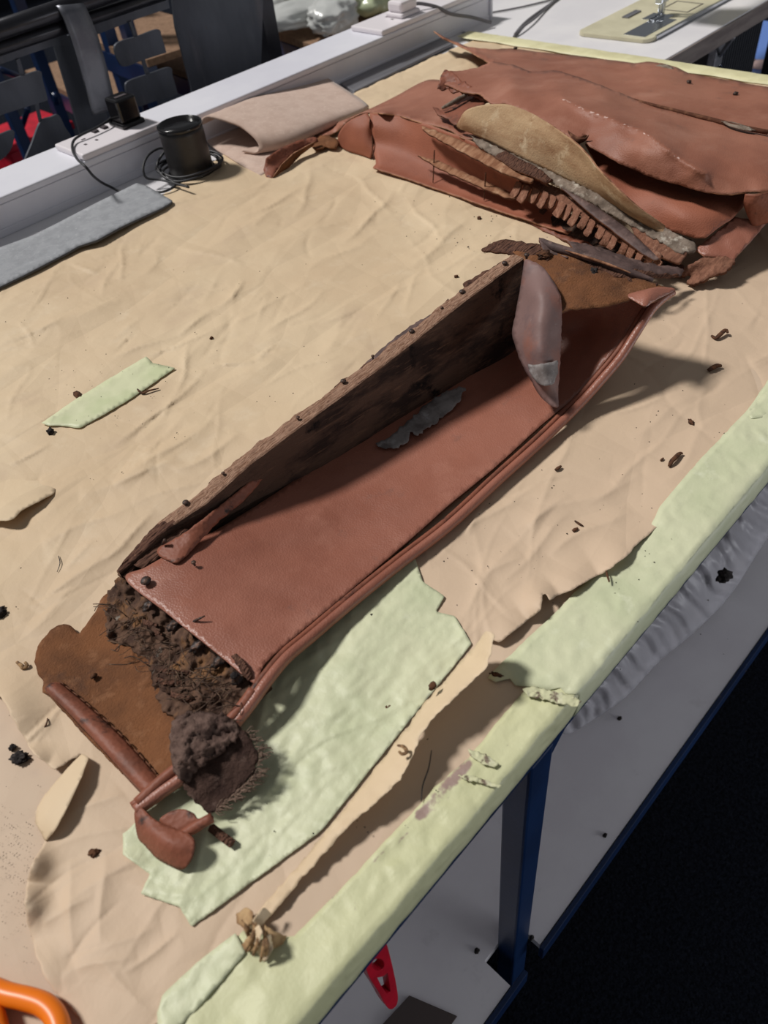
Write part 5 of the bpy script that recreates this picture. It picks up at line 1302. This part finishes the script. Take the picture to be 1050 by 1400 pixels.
lb = lump('dark_scrap', tuple(tp(990, 788, SH + .12)), (.012, .010, .008), M['crumb_black'], None, 7.7, .6, 3)
tag(lb, 'black scrap resting on the clear plastic sheeting below the bench', 'scrap')
# red handle hanging under the edge
hr = slab('red_hanger', rnd([(486, 1282), (494, 1258), (514, 1258), (524, 1276), (531, 1298), (537, 1322), (543, 1352), (544, 1368), (540, 1377), (533, 1380), (526, 1372), (516, 1354), (506, 1338), (498, 1318), (493, 1300)], 5), M['red'], None, .152, .008,
          [[(517 + 8.5 * math.cos(k * math.pi / 8), 1319 + 8.5 * math.sin(k * math.pi / 8)) for k in range(16)], [(516, 1337), (524, 1335), (530, 1330), (532, 1342), (534, 1356), (529, 1359), (522, 1349)]])
bevel_mod(hr, .0015)
tag(hr, 'red plastic hanger with a round and a long hole hanging under the bench edge', 'hanger')
for i, (a, b, lb_) in enumerate(((847, 982, 'black crumb on the lower shelf just below the plastic sheeting'), (827, 1142, 'black crumb in the middle of the lower shelf right of the leg'), (727, 1282, 'dark crumb at the lower shelf edge beside the blue leg'), (652, 1300, 'dark crumb on the lower shelf left of the blue leg'))):
    o = lump('shelf_crumb', tuple(tp(a, b, SH + .001)), (.004, .003, .003), M['crumb_black'], None, 20 + i, .5, 2)
    tag(o, lb_, 'crumb')

# ------------------------------------------------------------------ orange scissors, bottom left corner
sc_ = thing('scissors', tuple(tp(-60, 1340, .003)), 'orange handled scissors cut off by the lower left corner', 'scissors')
hz_ = .012
ring = [(-34, 1342), (-10, 1352), (12, 1360), (38, 1366), (60, 1374), (75, 1389), (82, 1412), (76, 1440), (56, 1458), (30, 1458), (10, 1440), (-2, 1414), (-10, 1386), (-26, 1364), (-44, 1352)]
V, F = tube_mesh(pxp([(a, b, hz_) for a, b in ring + ring[:1]]), .0066, 12, 6)
o = build('handle', V, F, M['orange'], sc_)
ring2 = [(-60, 1350), (-40, 1380), (-30, 1420), (-40, 1460), (-70, 1480), (-100, 1470), (-110, 1430), (-100, 1390), (-84, 1360)]
V, F = tube_mesh(pxp([(a, b, hz_) for a, b in ring2 + ring2[:1]]), .0062, 12, 6)
build('handle', V, F, M['orange'], sc_)
sheet('blade', [(-40, 1335, .010), (-60, 1320, .010), (-160, 1270, .009), (-260, 1222, .007), (-210, 1255, .007), (-120, 1310, .009), (-60, 1352, .010)], M['chrome'], parent=sc_, step=12, thick=.002, smooth=False, seed=190)
sheet('blade', [(-60, 1356, .013), (-90, 1340, .013), (-180, 1276, .010), (-290, 1200, .008), (-215, 1240, .009), (-110, 1312, .012), (-50, 1346, .013)], M['chrome'], parent=sc_, step=12, thick=.002, smooth=False, seed=191)

# ------------------------------------------------------------------ crumbs, flakes and curls on the paper
def ph(a, b):
    p = tp(a, b, 0)
    return float(hp(p[0], p[1])[0])
def crumb(a, b, r, mt_, label, seed, name='crumb', cat='crumb', sub=3, h=None, amp=.5):
    h0 = ph(a, b) if h is None else h
    o = lump(name, tuple(tp(a, b, h0 + r[2] * .5)), r, M[mt_], None, seed, amp, sub, rot=seed)
    return tag(o, label, cat)
def curl(a, b, pts, r, mt_, label, name='leather_curl', cat='scrap', h=None):
    h0 = (ph(a, b) if h is None else h) + r * .8
    V, F = tube_mesh(pxp([(a + x, b + y, h0 + z) for x, y, z in pts]), [r * (.5 + .7 * math.sin(math.pi * (i + .6) / len(pts))) for i in range(len(pts))], 6, 4, True, .6)
    return tag(build(name, V, F, M[mt_]), label, cat)
crumb(0, 838, (.006, .005, .004), 'crumb_black', 'black crumb at the very left margin level with the rail end', 1.1)
crumb(27, 1036, (.0065, .0052, .003), 'crumb_black', 'large black fluffy flake by the left margin below the torn paper edge', 2.2, 'flake', 'flake', 4, .003)
crumb(17, 1022, (.003, .0026, .002), 'crumb_black', 'small black flake just above the large fluffy one', 3.1, 'flake', 'flake', 3, .003)
crumb(69, 590, (.0045, .0038, .004), 'crumb_black', 'black crumb beside the lower end of the short pale tape', 4.4)
crumb(128, 1166, (.0036, .003, .0022), 'crumb_brown', 'square brown flake on the paper left of the leather corner', 5.5, 'flake', 'flake')
crumb(289, 462, (.0026, .0018, .0016), 'crumb_brown', 'small brown crumb on the open paper above the middle of the rail', 6.6)
crumb(106, 540, (.008, .004, .0024), 'crumb_brown', 'brown leather scrap on the upper edge of the short pale tape', 7.7, 'leather_scrap', 'scrap', 3, None, .3)
crumb(744, 348, (.007, .006, .004), 'crumb_brown', 'brown knotted crumb on the suede corner near the rail end', 8.8, 'crumb', 'crumb', 4, .112)
crumb(811, 372, (.0055, .0045, .0035), 'crumb_black', 'dark crumb in the middle of the suede corner', 9.9, 'crumb', 'crumb', 3, .103)
crumb(945, 577, (.004, .0026, .0016), 'crumb_brown', 'small dark flake alone on the paper right of the piped edge', 10.3, 'flake', 'flake')
crumb(320, 923, (.003, .003, .002), 'crumb_black', 'dark crumb stuck to the end of the nailed leather edge', 11.2, 'crumb', 'crumb', 2, .036)
crumb(128, 924, (.0028, .0026, .002), 'crumb_brown', 'dark bead of dirt on the suede flap', 12.1, 'crumb', 'crumb', 2, .0105)
crumb(655, 298, (.004, .003, .0022), 'crumb_brown', 'brown crumb on the paper between pile and rail end', 13.4)
crumb(624, 378, (.003, .0026, .002), 'crumb_brown', 'brown crumb on the paper beside the right end of the rail', 14.4)
crumb(531, 967, (.003, .0024, .0015), 'crumb_brown', 'dark flake on the green tape patch beside the long paper flap', 15.8, 'flake', 'flake')
crumb(591, 938, (.003, .003, .002), 'crumb_brown', 'brown crumb lying on the upper part of the long paper flap', 16.8, 'crumb', 'crumb', 2, .024)
crumb(679, 923, (.005, .002, .0016), 'crumb_brown', 'brown flake in the shade below the lifted paper flap', 17.6, 'flake', 'flake', 3, .0035)
crumb(508, 842, (.002, .002, .0016), 'crumb_black', 'black speck on the upper end of the green tape patch', 18.6)
curl(195, 536, [(-9, -6, 0), (-3, 0, .001), (2, 1, .001), (9, -2, .002), (22, -5, .001)], .0014, 'crumb_brown', 'thin brown curl lying across the lower edge of the short pale tape')
curl(29, 908, [(-6, -3, 0), (0, 2, .002), (3, 5, .001), (8, 2, .002), (5, -3, .003)], .0016, 'straw', 'straw coloured curl by the left margin beside the suede flap')
curl(983, 456, [(-10, 3, 0), (-4, 6, .001), (2, 1, .003), (9, -5, .004), (12, -1, .003)], .0022, 'crumb_brown', 'twisted brown flake at the right, highest of those on the paper')
curl(976, 503, [(-8, 4, 0), (-2, 0, .002), (4, -3, .002), (10, -3, .001)], .0028, 'crumb_brown', 'brown flake at the tip of the seat base shadow')
curl(921, 630, [(-6, 8, 0), (-3, 1, .003), (2, -4, .003), (8, -10, .002), (12, -10, .001)], .0020, 'crumb_brown', 'hooked brown curl on the paper near the right tape')
curl(763, 640, [(-4, 3, 0), (0, 0, .001), (4, -3, .001)], .0016, 'crumb_brown', 'short dark scrap on the paper just below the piped edge')
curl(792, 716, [(-6, -4, 0), (0, 0, .001), (5, 3, .001)], .0010, 'crumb_brown', 'fine brown splinter on the paper above the torn paper edge')
curl(786, 724, [(-3, 2, 0), (0, 0, .001), (4, -2, .001)], .0016, 'crumb_brown', 'small brown scrap beside the fine splinter above the torn edge')
curl(905, 628, [(-2, 2, 0), (0, 0, .001), (2, -2, .001)], .0010, 'crumb_brown', 'tiny brown scrap left of the hooked curl')
curl(830, 786, [(-2, -9, .004), (0, 0, .005), (2, 6, .004), (3, 10, .003)], .0008, 'crumb_brown', 'thin dark thread hanging over the torn paper edge', 'thread', 'thread')
V, F = tube_mesh(pxp([(288, 1131, .0105), (302, 1142, .0105), (318, 1154, .0095)]), .0030, 4, 1)
tag(build('splinter', V, F, M['wood_bark'], None, False), 'short square wooden splinter on the green patch by the leather corner', 'splinter')
curl(550, 1025, [(-6, -6, .0), (2, -4, .003), (6, 3, .002), (0, 6, .001), (-5, 2, .002)], .0012, 'straw', 'small torn paper curl on the middle of the long flap', 'paper_curl', 'paper', .028)
curl(580, 1060, [(10, -34, .002), (6, -10, .006), (-2, 14, .004), (-4, 36, .001)], .0004, 'cable', 'fine dark hair lying in the flap shadow', 'hair', 'hair', .004)
curl(64, 992, [(-14, 6, 0), (-4, 3, .001), (0, -4, .003), (1, -10, .002)], .0006, 'crumb_brown', 'thin brown thread on the paper left of the hem', 'thread', 'thread')
curl(78, 776, [(2, -16, .001), (4, -6, .002), (0, 6, .001)], .0004, 'cable', 'fine dark hair on the paper left of the rail end', 'hair', 'hair')
# crumpled torn paper where the flap ends
cp = thing('torn_paper_knot', tuple(tp(352, 1285, .004)), 'crumpled knot of torn paper at the lower end of the long flap', 'paper')
for i, pl in enumerate([
        [(322, 1250, .006), (336, 1240, .012), (346, 1246, .020), (344, 1262, .016), (334, 1270, .010), (324, 1262, .006)],
        [(340, 1266, .012), (350, 1252, .022), (362, 1240, .020), (372, 1250, .012), (360, 1262, .014), (352, 1278, .012)],
        [(330, 1292, .006), (342, 1276, .018), (352, 1280, .020), (348, 1300, .014), (336, 1302, .008)],
        [(350, 1300, .008), (358, 1284, .020), (370, 1276, .016), (374, 1296, .010), (362, 1316, .006)],
        [(362, 1264, .014), (374, 1272, .012), (392, 1280, .006), (386, 1292, .006), (372, 1298, .007), (364, 1284, .014)],
        [(346, 1270, .020), (354, 1264, .024), (358, 1276, .026), (352, 1296, .018), (344, 1288, .014)]]):
    sheet('paper_shred', pl, M['paper'] if i % 2 else M['straw_paper'], parent=cp, step=3, thick=.0005, smooth=False, jag=1.4, jf=.25, seed=200 + i, bumpy=.002, bscale=120)
for i, (a, b, c_, d) in enumerate([(336, 1300, 350, 1262), (346, 1306, 356, 1268), (356, 1314, 362, 1272), (364, 1306, 362, 1276), (340, 1282, 330, 1258), (352, 1290, 346, 1262)]):
    tube('fibre', list(pxp([(a, b, .010), ((a + c_) / 2 + 2, (b + d) / 2, .020), (c_, d, .018)])), [.0008, .0016, .0006], M['straw'], cp, 6, 4)
# fine grit, uncountable
V = []; F = []
def grit(a, b, s, h=None):
    p = tp(a, b, 0)
    z = (hp(p[0], p[1])[0] if h is None else h)
    k = len(V)
    for q in ((1, 0, 0), (-.5, .87, 0), (-.5, -.87, 0), (0, 0, 1)):
        V.append((p[0] + q[0] * s * rng.uniform(.5, 1.3), p[1] + q[1] * s * rng.uniform(.5, 1.3), T + z + q[2] * s * .8))
    F.extend([(k, k + 1, k + 3), (k + 1, k + 2, k + 3), (k + 2, k, k + 3), (k + 2, k + 1, k)])
for i in range(240): grit(rng.uniform(0, 1040), rng.uniform(330, 1000) if i % 2 else rng.uniform(360, 700), rng.uniform(.0004, .0011))
for i in range(260): grit(rng.normal(20, 28), rng.normal(1190, 50), rng.uniform(.0002, .0006), .0036)
for i in range(60): grit(rng.normal(640, 40), rng.normal(310, 40), rng.uniform(.0006, .0016))
for i in range(90): grit(rng.normal(760, 90), rng.normal(740, 60), rng.uniform(.0003, .0012))
for i in range(30): grit(rng.uniform(80, 240), rng.uniform(500, 590), rng.uniform(.0004, .001), .0065)
for i in range(50): grit(rng.uniform(330, 600), rng.uniform(860, 1180), rng.uniform(.0003, .0009), .0062)
g = build('grit', V, F, M['crumb_black'], None, False)
tag(g, 'fine dark grit scattered over the paper', 'grit', None, 'stuff')
